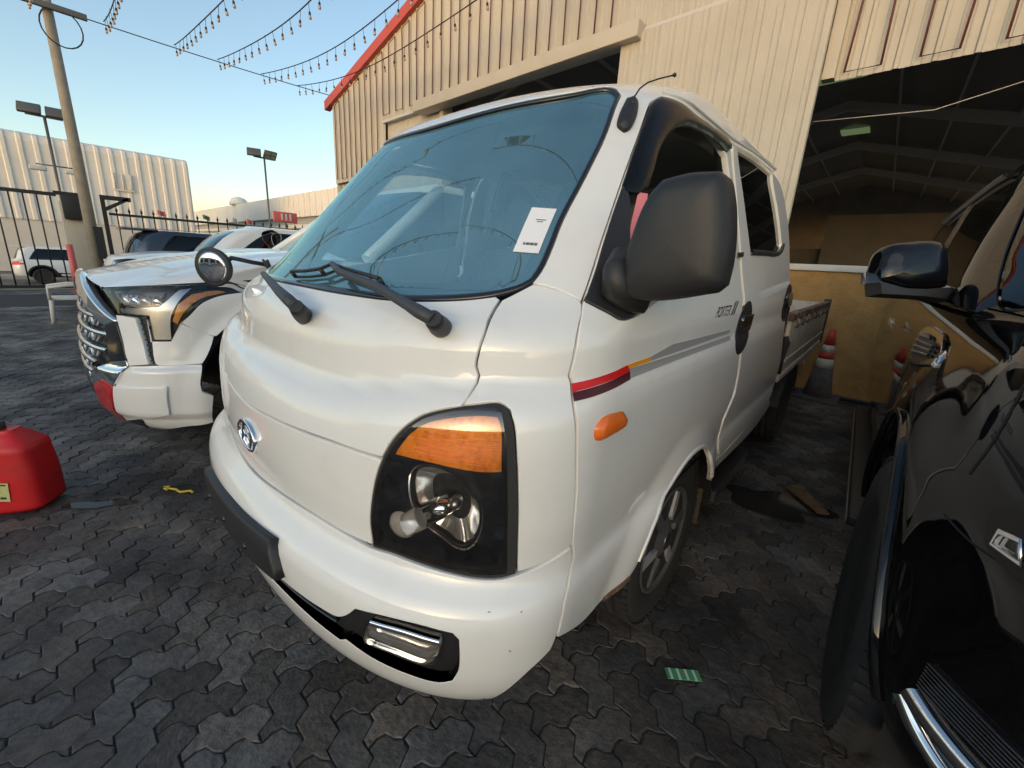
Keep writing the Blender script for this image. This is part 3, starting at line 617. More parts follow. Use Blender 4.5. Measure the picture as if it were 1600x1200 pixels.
# --- pillars, roof
pil = [tuple(p) for p in D['pillar_r'][1:-1]]
ZR = 1.885; SR = 2.74-float(BP.F(ZR))-float(BP.D(ZR))+BP.S
roof_right = [(SR*t, ZR) for t in (.1, .25, .5, .75, 1)] + pil[::-1]
pill = panel('roof_frame', BP, half(roof_right, None, (0, 1.732)), 'cream_white', truck, gap=.001, ang=14)
def roofP(u, v):
    s = SR*(2*u-1); p = BP.P(np.array(s), np.array(ZR)); t = v
    return (p[0]*(1-t), p[1]+.0*t, p[2]+.03*(1-(1-t)**2))
MB().grid(roofP, 96, 10).build('roof', 'cream_white', truck)
# --- windscreen
ws = panel('windshield', BP, half([tuple(p) for p in D['windshield_r'][1:]], (0, 1.716), (0, 1.2055)), 'windshield_glass', truck, off=-.006, depth=.006, res=.025, gap=.006)
wr_ = [tuple(p) for p in D['windshield_r'][1:]]
wl = half(wr_, (0, 1.716), (0, 1.2055))
wl_s = smooth_loop(wl, .02); wl_s = wl_s[::-1] if area2(wl_s) < 0 else wl_s
ribbon('windshield_seal', BP, [tuple(p) for p in inset(wl_s, .004)], .012, 'black_gloss', truck, off=-.004, thick=.006, closed=True, res=.05)
fr = inset(wl_s, .042)
panel('windshield_frit', BP, [tuple(p) for p in inset(wl_s, .006)], 'black_gloss', ws, holes=[[tuple(p) for p in fr]], off=-.0105, depth=.002, hole_depth=.001, res=.05, gap=0, roll=.0005, ang=60)
# --- doors and windows
sd_ = lambda l: [tuple(p) for p in l]
arc = [(1.66+.375*math.cos(t), .325+.412*math.sin(t)) for t in np.linspace(R(148), R(34), 22)]
D['front_door'] = D['front_door'][:15] + arc + D['front_door'][23:]
for s in (1, -1):
    f = (lambda q: sd_(q) if s > 0 else mirror(q))
    fd = panel('front_door', BP, f(D['front_door']), 'cream_white', truck, holes=[f(D['front_window'])], res=.016, hole_depth=.02)
    if s < 0: panel('door_glass', BP, f(D['front_window']), 'cab_glass', fd, off=-.016, depth=.004, gap=-.003, res=.05)     # the driver's window is wound down
    panel('mirror_sail', BP, f(D['sail']), 'black_plastic', fd, off=.003, depth=.015, gap=.001)
    panel('rain_visor', BP, f(D['visor']), 'visor', fd, off=.003, depth=.008, gap=0, bulge=.008, bw=.03, res=.012)
    rd = panel('rear_door', BP, f(D['rear_door']), 'cream_white', truck, holes=[f(D['rear_window'])], res=.035, hole_depth=.02)
    panel('door_glass', BP, f(D['rear_window']), 'dark_glass' if s > 0 else 'cab_glass', rd, off=-.012, depth=.004, gap=-.003, res=.06)
    panel('sill', BP, f(D['sill']), 'cream_white', truck, off=-.004, res=.04, gap=.001)
    ribbon('window_strip', BP, f([(1.735, 1.366), (1.80, 1.372)]), .02, 'black_plastic', fd, off=.001, thick=.008)
    ribbon('window_strip', BP, f([(1.93, 1.388), (2.2, 1.398), (2.49, 1.412), (2.56, 1.430), (2.60, 1.462)]), .022, 'black_plastic', rd, off=.001, thick=.009)
    ribbon('drip_rail', BP, f([(p[0], p[1]+.016) for p in D['pillar_r'][21:28]]), .010, 'cream_white', truck, off=0, thick=.008)
    a = [(1.66+.405*math.cos(t), .31+.425*math.sin(t)) for t in np.linspace(R(155), R(18), 30)]
    ribbon('arch_lip', BP, f(arc), .014, 'cream_white', fd, off=-.003, thick=.007)
    for nm, (cs, cz), own in (('door_handle', (2.035, 1.104), fd), ('door_handle', (2.915, 1.165), rd)):
        cir = [(cs+.098*math.cos(t), cz+.095*math.sin(t)) for t in np.linspace(0, 2*math.pi, 28, endpoint=False)]
        hb = panel(nm, BP, f(cir), 'black_plastic', own, off=.004, depth=.008, gap=0, ang=60)
        panel('paddle', BP, f([(cs-.06, cz-.018), (cs+.06, cz-.018), (cs+.07, cz+.045), (cs-.07, cz+.045)]), 'black_gloss', hb, off=.016, depth=.014, gap=0)
    for k, mm in (('stripe_red',)*2, ('stripe_maroon',)*2, ('stripe_orange',)*2, ('stripe_greytop', 'stripe_grey'), ('stripe_greylow', 'stripe_grey')):
        panel('decal_stripe', BP, f(D[k]), mm, fd, off=.0022, depth=.002, gap=.0006, roll=.0002, ang=5, res=.012)
    panel('side_marker', BP, f(D['marker']), 'orange_marker', fd, off=.004, depth=.008, gap=0, bulge=.010, bw=.014, res=.008, ang=50)
text_on('model_lettering', BP, 'PORTER', 1.625, 1.163, .046, 'black_gloss', truck, shear=.3, width=.165, off=.003)
text_on('model_lettering', BP, 'II', 1.800, 1.161, .066, 'black_gloss', truck, shear=.25, width=.065, off=.003)
# --- badge on the nose: oval ring with a slanted letter
def oval(a, b, n=40): return [(.005+a*math.cos(t), .797+b*math.sin(t)) for t in np.linspace(0, 2*math.pi, n, endpoint=False)]
badge = ribbon('emblem', BP, oval(.066, .040), .011, 'chrome', truck, off=.004, thick=.007, closed=True, res=.006)
ribbon('emblem_letter', BP, [(-.040, .773), (-.032, .790), (-.020, .818), (-.016, .824)], .013, 'chrome', badge, off=.003, thick=.006, res=.006)
ribbon('emblem_letter', BP, [(.026, .770), (.030, .776), (.042, .804), (.050, .821)], .013, 'chrome', badge, off=.003, thick=.006, res=.006)
ribbon('emblem_letter', BP, [(-.026, .806), (-.008, .792), (.010, .800), (.034, .786)], .012, 'chrome', badge, off=.003, thick=.005, res=.006)
# --- headlamps
for s in (1, -1):
    f = (lambda q: sd_(q) if s > 0 else mirror(q))
    hl = panel('headlamp', BP, f(D['lamp']), 'lamp_black', truck, off=-.090, gap=.0, depth=.01)
    panel('lamp_surround', BP, f(D['lamp']), 'rubber', hl, holes=[f(D['lamp_lens'])], off=-.001, depth=.088, gap=.001, hole_depth=.085, res=.012)
    sp = lambda a, b, o: Vector(BP.P(np.array(s*a), np.array(b), o))
    am = panel('turn_signal', BP, f(D['amber']), 'amber', hl, off=-.012, depth=.012, gap=.001, res=.01)
    for k in range(6):     # ribs of the indicator
        t = (k+.5)/7
        ribbon('rib', BP, f([(.63+.02*t, .936+.062*t), (.70, .934+.062*t), (.802-.006*t, .930+.068*t)]), .0035, 'amber', am, off=-.011, thick=.0035, res=.02)
    # reflector bowl, facetted
    c0 = np.array([.700, .830]); rp = c0+(np.array(D['reflector'])-c0)*1.08; D['reflector_hole'] = [tuple(p) for p in rp]
    panel('lamp_bezel', BP, f(D['lamp_lens']), 'lamp_black', hl, holes=[f(D['reflector_hole']), f(D['poslight'])], off=-.020, gap=-.003, depth=.005, hole_depth=.03, res=.015)
    bowl = MB(); rings = [1.04, 1.0, .9, .76, .6, .42, .22, .0]; dep = [-.017, -.022, -.036, -.050, -.061, -.069, -.074, -.075]
    pl = smooth_loop(rp, .008, 80); n_ = len(pl); vs = []
    for r_, d_ in zip(rings, dep):
        q = c0+(pl-c0)*r_; vs += [tuple(p) for p in BP.P(s*q[:,0], q[:,1], d_)]
    fs = [(i*n_+j, i*n_+(j+1) % n_, (i+1)*n_+(j+1) % n_, (i+1)*n_+j) for i in range(7) for j in range(n_)]
    bowl.add(vs, fs, True); rf = bowl.build('reflector', 'mirror_coat', hl)
    MB().lathe([(0, .014), (.008, .012), (.013, .004), (.012, -.012)], 'Z', at=sp(.722, .846, -.022), n=16, mtx=Vector(BP.normal(np.array(s*.72), np.array(.846))).to_track_quat('Z', 'Y').to_matrix()).build('bulb_cap', 'steel', rf)
    MB().tube([sp(.648, .797, -.026), sp(.690, .826, -.030), sp(.712, .842, -.034)], [.024, .022, .018], 20).build('lamp_tube', 'chrome', hl)
    MB().lathe([(0, .010), (.016, .009), (.026, .005), (.031, -.002), (.031, -.012)], 'Z', at=sp(.606, .768, -.018), n=24, mtx=Vector(BP.normal(np.array(s*.606), np.array(.768))).to_track_quat('Z', 'Y').to_matrix()).build('position_lamp', 'frosted', hl)
    for k in range(3): MB().tube([sp(.606+(.012+.007*k)*math.cos(t), .768+(.010+.007*k)*math.sin(t), -.010-.002*k) for t in np.linspace(0, 6.283, 20, endpoint=False)], .0016, 5, closed=True).build('lens_ring', 'chrome', hl)
    MB().tube([sp(.622, .778, -.016), sp(.650, .799, -.022)], .024, 18).build('position_sleeve', 'frosted', hl)
    panel('lamp_lens', BP, f(D['lamp_lens']), 'lamp_cover', hl, off=.001, gap=.001, depth=.01, res=.015)
# --- dark inside of the shell, wheel wells, floor
arch_c = [(1.66+.43*math.cos(t), .30+.45*math.sin(t)) for t in np.linspace(0, 2*math.pi, 40, endpoint=False)]
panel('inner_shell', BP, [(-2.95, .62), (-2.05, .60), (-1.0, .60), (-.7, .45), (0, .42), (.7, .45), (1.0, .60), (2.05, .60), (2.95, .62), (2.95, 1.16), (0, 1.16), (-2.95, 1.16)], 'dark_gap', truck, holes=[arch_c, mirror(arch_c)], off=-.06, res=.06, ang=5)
for s in (1, -1):
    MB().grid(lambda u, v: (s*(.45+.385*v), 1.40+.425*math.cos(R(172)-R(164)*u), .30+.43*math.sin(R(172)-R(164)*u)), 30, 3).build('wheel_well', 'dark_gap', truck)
    w = wheel('front_wheel', truck, (s*.72, 1.40, .325), s, .325, .19, .205)
    rim = MB(); x = s*.055
    rim.lathe([(.198, s*.074), (.206, s*.082), (.203, s*.090), (.195, s*.086), (.185, s*.070), (.15, s*.064), (.07, s*.078), (.045, s*.092), (0, s*.096)], 'X', n=48)
    rb = rim.build('hubcap', 'wheel_dark', w)
    for k in range(6):
        a = k*math.pi/3+.35
        pts = [(.075, a-.28), (.12, a-.40), (.185, a-.34), (.186, a-.14), (.13, a-.10), (.09, a-.05)]
        b = MB(); vs = []
        for d_ in (.074, .090):
            for r_, t in pts: vs.append((s*(d_ - (r_-.075)*.06), r_*math.cos(t), r_*math.sin(t)))
        nn = len(pts); b.add(vs, [tuple(range(nn)), tuple(range(2*nn-1, nn-1, -1))] + [(i, (i+1) % nn, nn+(i+1) % nn, nn+i) for i in range(nn)])
        b.build('spoke', 'wheel_silver' if k % 2 else 'wheel_dark', rb)
    MB().lathe([(0, s*.10), (.03, s*.099), (.036, s*.09), (.036, s*.07)], 'X', n=20).build('hub', 'steel', rb)
    w2 = wheel('rear_wheel', truck, (s*.715, 3.80, .315), s, .315, .20, .19)
    MB().lathe([(.188, s*.06), (.192, s*.085), (.18, s*.07), (.12, s*.02), (.06, s*.03), (0, s*.035)], 'X', n=32).build('rim', 'dark_metal', w2)
    flap = MB().box((s*.74-.06, 1.838, .17), (s*.74+.06, 1.846, .46), bev=0); flap.build('mud_flap', 'flap', truck)
    MB().box((s*.70-.10, 4.22, .2), (s*.70+.10, 4.228, .62)).build('mud_flap', 'rubber', truck)
    st = MB(); st.box((s*.75-.09, 1.90, .325), (s*.75+.085, 2.48, .335)); st.box((s*.75+s*.085-.012, 1.90, .275), (s*.75+s*.085+.004, 2.48, .337)); step = st.build('step', 'steel', truck)
    for i in range(14):
        for j in range(4): pass
    for yy in (2.0, 2.4): MB().tube([(s*.6, yy, .55), (s*.6, yy, .34), (s*.72, yy, .318)], .015).build('step_bracket', 'dark_metal', step)
MB().box((-.74, .55, .50), (.74, 2.72, .56)).build('cab_floor', 'dark_metal', truck)
MB().box((-.42, .5, .42), (-.34, 5.2, .56)).box((.34, .5, .42), (.42, 5.2, .56)).box((-.6, 1.35, .28), (.6, 1.45, .36)).box((-.6, 3.74, .26), (.6, 3.86, .36)).build('chassis', 'dark_metal', truck)
# --- cab interior
MB().grid(lambda u, v: (-.72+1.44*u, .62+.34*v, 1.185-.0*v+.015*math.sin(v*3.1)-.05*(abs(u-.5)*2)**4), 24, 8).build('dashboard', 'dash', truck)
MB().box((-.72, .93, .70), (.72, .99, 1.18), bev=.02).build('dash_face', 'dash', truck)
MB().box((.20, .86, 1.17), (.58, 1.02, 1.225), bev=.02).build('instrument_hood', 'dash', truck)
sw = Matrix.Rotation(R(-35), 3, 'X')
MB().tube([Vector((.39, 1.16, 1.14)) + sw @ Vector((.185*math.cos(t), 0, .185*math.sin(t))) for t in np.linspace(0, 2*math.pi, 28, endpoint=False)], .015, 8, closed=True).tube([(.39, .98, 1.0), (.39, 1.16, 1.14)], .03, 8).box((.25, 1.15, 1.12), (.53, 1.17, 1.16)).build('steering_wheel', 'dash', truck)
for i, sx in enumerate((-.40, .40)):
    for yy in (1.75, 2.55):
        MB().box((sx-.24, yy-.50, .72), (sx+.24, yy, .88), bev=.05).box((sx-.235, yy-.06, .85), (sx+.235, yy+.07, 1.36), bev=.06, rot=None).build('seat', 'seat_cloth', truck)
        MB().box((sx-.12, yy+.0, 1.40), (sx+.12, yy+.08, 1.58), bev=.04).build('headrest', 'seat_cloth', truck)
MB().grid(lambda u, v: (-.52+1.04*u, 1.12+.10*(2*u-1)**2+1.58*v, 1.735+.075*math.sin(min(1, v*2.2)*1.57)), 8, 14).build('headliner', 'headliner', truck)
def backP(u, v):
    z = .60+1.24*v; return (BP.W(z)*(2*u-1)*.985, 2.74, z)
rw = MB(); zz = [.60, 1.28, 1.62, 1.86]; xx = [-1, -.72, .72, 1]
for a in range(3):
    for b in range(3):
        if a == 1 and b == 1: continue
        rw.grid(lambda u, v, a=a, b=b: ((xx[a]+(xx[a+1]-xx[a])*u)*float(BP.W(zz[b]+(zz[b+1]-zz[b])*v))*.985, 2.745, zz[b]+(zz[b+1]-zz[b])*v), 4, 6)
rw.build('cab_back', 'cream_white', truck)
MB().box((-.57, 2.738, 1.29), (.57, 2.743, 1.61)).build('back_glass', 'cab_glass', truck)
for s in (1, -1): MB().tube([(s*.74, 1.93, .9), (s*.74, 1.93, 1.3), (s*.60, 1.93, 1.82)], .035, 8).build('inner_pillar', 'headliner', truck)
# --- papers: notice behind the glass, pink tag
pp = D['paper']
pn = panel('notice_sheet', BP, [tuple(p) for p in pp], 'paper', ws, off=-.0035, depth=.0005, gap=0, roll=.0002, ang=5)
pc = lambda u, v: tuple(np.array(pp[0])*(1-u)*(1-v)+np.array(pp[1])*u*(1-v)+np.array(pp[2])*u*v+np.array(pp[3])*(1-u)*v)
for v0, u0, u1 in ((.27, .38, .78), (.315, .45, .68)):
    panel('print_line', BP, [pc(u0, v0), pc(u1, v0), pc(u1, v0+.014), pc(u0, v0+.014)], 'ink', pn, off=-.0028, depth=.0003, gap=0, roll=.0001, ang=5)
for k in range(22):
    if k % 7 == 3: continue
    u0 = .28+.025*k; panel('bar', BP, [pc(u0, .79), pc(u0+.013+.006*(k % 3 == 0), .79), pc(u0+.013+.006*(k % 3 == 0), .845), pc(u0, .845)], 'ink', pn, off=-.0028, depth=.0003, gap=0, roll=.0001, ang=5)
panel('hanging_tag', BP, [(.905, 1.475), (.935, 1.475), (.945, 1.38), (.93, 1.345), (.915, 1.36)], 'pink_tag', truck, off=.0, depth=.001, gap=0)
# --- wipers
def wpt(k, o): return Vector(BP.P(np.array(D[k][0]), np.array(D[k][1]), o))
for nm in ('wa', 'wb'):
    if nm+'_boss' not in WP: continue
    B0 = [Vector(p) for p in WP[nm+'_arm']]; bs = [Vector(p) for p in WP[nm+'_boss']]
    wroot = MB().tube(bs, [.021, .021, .018, .016], 18).build('wiper_spindle', 'black_plastic', truck)
    a = MB(); n = len(B0)
    a.tube(B0, [.014, .014, .012, .010, .009, .007][:n] if n <= 6 else .012, 8); a.build('wiper_arm', 'wiper_grey', wroot)
    bl = [Vector(p) for p in WP[nm+'_blade']]
    if bl:
        b = MB(); b.tube(bl, .005, 6); lowb = [p + Vector((0, .012, -.016)) for p in bl]; b.tube(lowb, .004, 6)
        for i in range(0, len(bl), 2): b.tube([bl[i], lowb[i]], .006, 6)
        b.build('wiper_blade', 'black_plastic', wroot)
# --- door mirror (driver side), modelled from its outline and given depth
mo = np.array(WP['mirror']); cy = mo[:,1].mean(); ctr = mo.mean(0)
def mirror_head(s):
    q = smooth_loop([(p[0], p[2]) for p in mo], .012, 30); c2 = q.mean(0); mb = MB(); n = len(q); vs = []
    prof = [(.0, -.034), (.4, -.033), (.7, -.030), (.86, -.024), (.94, -.014), (.985, -.004), (1.0, .006), (1.0, .03), (.97, .055), (.93, .06)]
    for r_, d_ in prof:
        for p in q:
            w_ = c2+(p-c2)*r_; vs.append((s*w_[0], cy-.015+d_+.10*(w_[0]-c2[0]), w_[1]))
    fs = [(i*n+j, i*n+(j+1) % n, (i+1)*n+(j+1) % n, (i+1)*n+j) for i in range(len(prof)-1) for j in range(n)]
    mb.add(vs, fs, True); o = mb.build('mirror_housing', 'black_plastic', truck)
    g = MB(); g.add([(s*(c2+(p-c2)*.92)[0], cy+.056+.10*((c2+(p-c2)*.92)[0]-c2[0]), (c2+(p-c2)*.92)[1]) for p in q], [tuple(range(n))]); g.build('mirror_glass', 'chrome', o)
    am = [Vector(p) for p in WP['mirror_arm']]; am = [Vector((s*p.x, p.y, p.z)) for p in am]
    MB().tube(am, [.028, .034, .030, .026, .024][:len(am)], 12).build('mirror_arm', 'black_plastic', o)
mirror_head(1)
# --- round close-view mirror on its stalk, aerial
rm = Vector(WP['round'][0]); dirn = (Vector((.55, -.76, -.06))).normalized(); q = dirn.to_track_quat('Z', 'Y').to_matrix()
ro = MB().lathe([(0, -.035), (.045, -.03), (.070, -.012), (.076, .004), (.074, .012), (.068, .012)], 'Z', at=rm, n=32, mtx=q).build('round_mirror', 'black_plastic', truck)
MB().lathe([(.068, .010), (.05, .016), (.025, .019), (0, .020)], 'Z', at=rm, n=32, mtx=q).build('mirror_glass', 'chrome', ro)
MB().tube([rm + q @ Vector((0, 0, -.02)), *[Vector(p) for p in WP['round_arm']]], .009, 8).build('mirror_stalk', 'black_plastic', ro)
for k, (a, b) in enumerate((((-.02, -.01, .02), (.03, .02, -.04)), ((.03, -.02, .01), (-.02, .03, -.05)), ((0, 0, .02), (.05, .01, -.06)))):
    e = Vector(WP['round_arm'][-1]); MB().tube([e+Vector(a), e+Vector(b)], .006, 6).build('clamp', 'dark_metal', ro)
ap = panel('aerial_base', BP, [tuple(p) for p in D['antenna']], 'black_plastic', truck, off=.012, depth=.016, gap=0, bulge=.008, bw=.01, res=.008, ang=60)
aw = [Vector(p) for p in WP['aerial']]
MB().tube(aw, .0022, 6).build('aerial_rod', 'black_gloss', ap); MB().lathe([(0, -.006), (.005, -.003), (.005, .003), (0, .006)], 'Z', at=aw[-1], n=10).build('aerial_tip', 'black_gloss', ap)
# --- cargo bed
x1 = .815; y0, y1, zb, zt = 2.96, 5.34, .695, 1.065
MB().box((-x1+.03, y0, zb-.03), (x1-.03, y1, zb+.01)).box((-x1, y0, zb-.05), (-x1+.05, y1, zb)).box((x1-.05, y0, zb-.05), (x1, y1, zb)).build('bed_floor', 'dark_metal', truck)
for s in (1, -1):
    g = MB(); g.box((s*x1-.015, y0+.12, zb+.005), (s*x1+.015, y1-.06, zt), bev=.004)
    gate = g.build('side_gate', 'bed_cream', truck)
    MB().box((s*x1-.022, y0+.10, zt-.03), (s*x1+.024, y1-.05, zt+.018), bev=.006).build('top_rail', 'rust', gate)
    MB().box((s*x1+s*.016-.004, y0+.13, zb+.06), (s*x1+s*.016+.006, y1-.07, zb+.085), bev=.003).build('rib', 'bed_cream', gate)
    MB().box((s*x1-.03, y0+.06, zb-.05), (s*x1+.022, y1, zb-.008), bev=.004).build('lower_rail', 'bed_cream', gate)
    for k in range(9):
        yy = y0+.28+.24*k; MB().tube([(s*(x1+.022), yy, zt-.02), (s*(x1+.036), yy, zt-.05), (s*(x1+.030), yy, zt-.085), (s*(x1+.018), yy, zt-.075)], .006, 6).build('rope_hook', 'rust', gate)
    post = MB().box((s*.76-.045, y0, .585), (s*.76+.055, y0+.09, zt+.03), bev=.01).build('front_post', 'bed_cream', truck)
    MB().tube([(s*(x1+.01), y0+.045, zt-.12), (s*(x1+.022), y0+.04, zt-.16), (s*(x1+.016), y0+.045, zt-.27), (s*(x1+.02), y0+.04, zt-.36)], [.014, .02, .013, .010], 8).build('latch_strap', 'rubber', post)
    MB().box((s*x1-.03, y1-.06, zb-.04), (s*x1+.028, y1, zt+.04), bev=.006).build('rear_post', 'dark_metal', truck)
    MB().grid(lambda u, v: (s*(.60+.22*v), 3.80+.40*math.cos(R(170)-R(160)*u), .315+.36*math.sin(R(170)-R(160)*u)), 16, 1).build('mud_guard', 'dark_metal', truck)
MB().box((-x1, y1-.03, zb), (x1, y1, zt)).build('tail_gate', 'bed_cream', truck)
MB().box((-x1, y0, zb), (x1, y0+.04, zt+.06)).build('head_board', 'dark_metal', truck)
MB().box((.50, 4.75, .50), (.80, 4.84, .62), bev=.008).build('rear_light_box', 'bed_cream', truck)
for a_, b_ in SCR: ribbon('scratch', BP, [tuple(a_), tuple(b_)], .0008, 'rust', bumper, off=.0010, thick=.0005, res=.01)
ribbon('rust_edge', BP, [tuple(p) for p in RUST], .016, 'rust', truck, off=.0005, thick=.003, res=.01)
rebase(truck, (0, 1.4, 0))

# ================================================================== the big shed behind the truck
YF = 5.85; RX, RZ, EX, EZ = -1.2, 7.85, -10.95, 5.26
def gable(x): return EZ + (RZ-EZ)*(x-EX)/(RX-EX) if x < RX else RZ - (RZ-EZ)*(x-RX)/(RX-EX)
shed = empty('warehouse', label='cream corrugated metal warehouse with red roof edge, yellow stucco base and dark open bays', cat='warehouse')
def corr_mesh(x0, x1, zlo, zhi, y, pitch=.27, dep=.020, thick=.0):
    """ribbed sheet: one narrow rib per pitch, face towards -Y; zlo/zhi are functions of x"""
    xs = []; x = math.floor(x0/pitch)*pitch
    while x < x1 + pitch:
        for dx, dy in ((.0, 0), (.012, -dep), (.040, -dep), (.052, 0), (.13, 0), (.138, -.006), (.150, -.006), (.158, 0), (.20, 0), (.208, -.006), (.220, -.006), (.228, 0)):
            if x0-1e-6 <= x+dx <= x1+1e-6: xs.append((x+dx, dy))
        x += pitch
    if xs[0][0] > x0+1e-4: xs.insert(0, (x0, 0))
    if xs[-1][0] < x1-1e-4: xs.append((x1, 0))
    mb = MB(); n = len(xs)
    vs = [(a, y+d, zlo(a)) for a, d in xs] + [(a, y+d, zhi(a)) for a, d in xs]
    mb.add(vs, [(i, i+1, n+i+1, n+i) for i in range(n-1)]); return mb
def sheets(name, x0, x1, zlo, zhi, y, m, w=1.08, **k):
    a = x0
    while a < x1-.02:
        b = min(a+w, x1); corr_mesh(a, b, zlo, zhi, y+random.uniform(-.004, .004), **k).build(name, m, shed, fix=False); a = b
C_ = lambda v: (lambda x: v)
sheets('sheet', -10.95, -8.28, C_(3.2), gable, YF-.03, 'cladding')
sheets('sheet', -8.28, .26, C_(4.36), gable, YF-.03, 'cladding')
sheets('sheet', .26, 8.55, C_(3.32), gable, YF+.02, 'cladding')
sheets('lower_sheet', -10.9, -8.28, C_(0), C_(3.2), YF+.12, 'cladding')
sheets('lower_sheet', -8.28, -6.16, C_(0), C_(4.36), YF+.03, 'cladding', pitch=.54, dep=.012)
# sliding door leaf and its track housing
leaf = MB().box((-2.09, 5.66, .04), (.25, 5.70, 4.30)).build('sliding_door', 'cladding', shed)
a = -2.09
while a < .24:
    b = min(a+.585, .25); corr_mesh(a, b, C_(.04), C_(4.30), 5.655, pitch=.195, dep=.010).build('sheet', 'cladding', leaf, fix=False); a = b
MB().box((.20, 5.63, .04), (.262, 5.71, 4.32)).build('edge_trim', 'cladding', leaf)
MB().box((-6.75, 5.52, 4.20), (-1.80, 5.80, 4.40), bev=.01).build('door_header', 'cladding', shed)
MB().box((-1.80, 5.70, 4.305), (.26, 5.80, 4.36)).build('door_track', 'hall_beam', shed)
MB().box((-8.28, 5.74, 4.30), (-6.75, 5.80, 4.35)).build('door_track', 'hall_beam', shed)
MB().box((-6.20, 5.80, 0), (-6.10, 6.05, 4.36)).build('door_jamb', 'cladding', shed)
MB().box((.262, 5.76, 3.32), (.37, 5.88, 7.2)).build('corner_trim', 'cladding', shed)
for sgn in (1, -1):
    x_e = EX-.25 if sgn > 0 else 2*RX-EX+.25
    v = MB(); z_e = gable(x_e) if sgn > 0 else gable(x_e)
    v.add([(x_e, YF-.14, z_e-.10), (x_e, YF+.02, z_e-.10), (RX, YF+.02, RZ-.10), (RX, YF-.14, RZ-.10), (x_e, YF-.14, z_e+.12), (x_e, YF+.02, z_e+.12), (RX, YF+.02, RZ+.12), (RX, YF-.14, RZ+.12)],
          [(0,3,2,1),(4,5,6,7),(0,1,5,4),(1,2,6,5),(2,3,7,6),(3,0,4,7)]); v.build('roof_edge', 'red_trim', shed)
# low yellow wall with white cap in the right-hand bay
MB().box((.262, 5.83, 0), (8.6, 6.03, 1.385)).build('low_wall', 'yellow_stucco', shed)
MB().box((.262, 5.80, 1.385), (8.6, 6.06, 1.455), bev=.006).build('wall_cap', 'white_cap', shed)
# hall: side walls, back wall, roof, rafters, purlins
HY = 40
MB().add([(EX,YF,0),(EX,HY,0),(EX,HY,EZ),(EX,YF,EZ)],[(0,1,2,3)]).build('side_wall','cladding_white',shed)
XR = 2*RX-EX

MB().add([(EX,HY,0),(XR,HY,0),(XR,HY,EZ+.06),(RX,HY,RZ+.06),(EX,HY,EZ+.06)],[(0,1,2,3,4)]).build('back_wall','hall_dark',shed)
for sgn in (1, -1):
    xe = EX-.2 if sgn > 0 else XR+.2
    MB().add([(xe,YF-.1,gable(xe)+.02),(RX,YF-.1,RZ+.02),(RX,HY,RZ+.02),(xe,HY,gable(xe)+.02),(xe,YF-.1,gable(xe)+.07),(RX,YF-.1,RZ+.07),(RX,HY,RZ+.07),(xe,HY,gable(xe)+.07)],[(0,1,2,3),(4,7,6,5),(0,4,5,1),(2,6,7,3),(0,3,7,4)]).build('roof_sheet', 'hall_roof', shed)
for yy in (9, 15, 21, 27, 33):
    for sgn in (1, -1):
        xe = EX+.1 if sgn > 0 else XR-.1; z0_ = gable(xe)
        MB().add([(xe,yy-.08,z0_-.50),(xe,yy+.08,z0_-.50),(RX,yy+.08,RZ-.42),(RX,yy-.08,RZ-.42),(xe,yy-.08,z0_-.10),(xe,yy+.08,z0_-.10),(RX,yy+.08,RZ-.10),(RX,yy-.08,RZ-.10)],[(0,3,2,1),(4,5,6,7),(0,1,5,4),(1,2,6,5),(2,3,7,6),(3,0,4,7)]).build('rafter', 'hall_beam', shed)
        MB().box((xe-.15*(sgn < 0), yy-.1, 0), (xe+.15*(sgn > 0), yy+.1, z0_-.1)).build('column', 'hall_beam', shed)
for k in range(-6, 7):
    x = RX+1.45*k
    if abs(k) == 0: continue
    z = gable(x)-.06; MB().box((x-.03, YF+.1, z-.10), (x+.03, HY-.2, z-.02)).build('purlin', 'hall_beam', shed)
for (x0_, x1_, ya, yb) in ((-1.9, -.6, 17.5, 18.6), (-1.7, -.7, 24.5, 25.5), (-5.5, -4.5, 16, 17)):
    z = lambda x: gable(x)-.02
    MB().add([(x0_,ya,z(x0_)),(x1_,ya,z(x1_)),(x1_,yb,z(x1_)),(x0_,yb,z(x0_))],[(0,1,2,3)]).build('roof_light', 'skylight', shed)
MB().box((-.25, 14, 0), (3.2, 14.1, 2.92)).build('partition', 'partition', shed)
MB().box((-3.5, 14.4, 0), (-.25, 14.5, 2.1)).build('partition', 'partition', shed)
MB().tube([(.2, 6.2, 3.05), (1.2, 6.3, 3.02), (2.5, 6.35, 3.35), (4, 6.4, 3.9)], .005, 6).build('hall_cable', 'hall_beam', shed)
rebase(shed, (RX, YF, 0))
# serpentine light cables clipped to the cladding
def cable_run(name, xs, ztop, zbot, y, m, label, pairs=0):
    pts = []
    for i, x in enumerate(xs):
        w = lambda k: random.uniform(-.012, .012)
        col = [(x+w(0), y, zbot(x)), (x+w(0), y, zbot(x)*.7+ztop(x)*.3), (x+w(0), y, zbot(x)*.3+ztop(x)*.7), (x+w(0), y, ztop(x))]
        pts += col if (i+pairs) % 2 == 0 else col[::-1]
    o = MB().tube(pts, .011, 5).build(name, m); tag(o, label, 'cable'); return o
cable_run('rope_light', [-10.72+.27*k for k in range(32)], lambda x: gable(x)-.2, lambda x: 3.28 if x < -8.3 else 4.47, YF-.085, 'cable_brown', 'dark cable zigzagging up and down the gable cladding beside the red roof edge')
cable_run('rope_light', [.45+.27*k for k in range(14)], lambda x: 5.4, lambda x: 3.37, YF-.035, 'cable_brown', 'red brown cable zigzagging on the cladding above the yellow wall bay', 1)
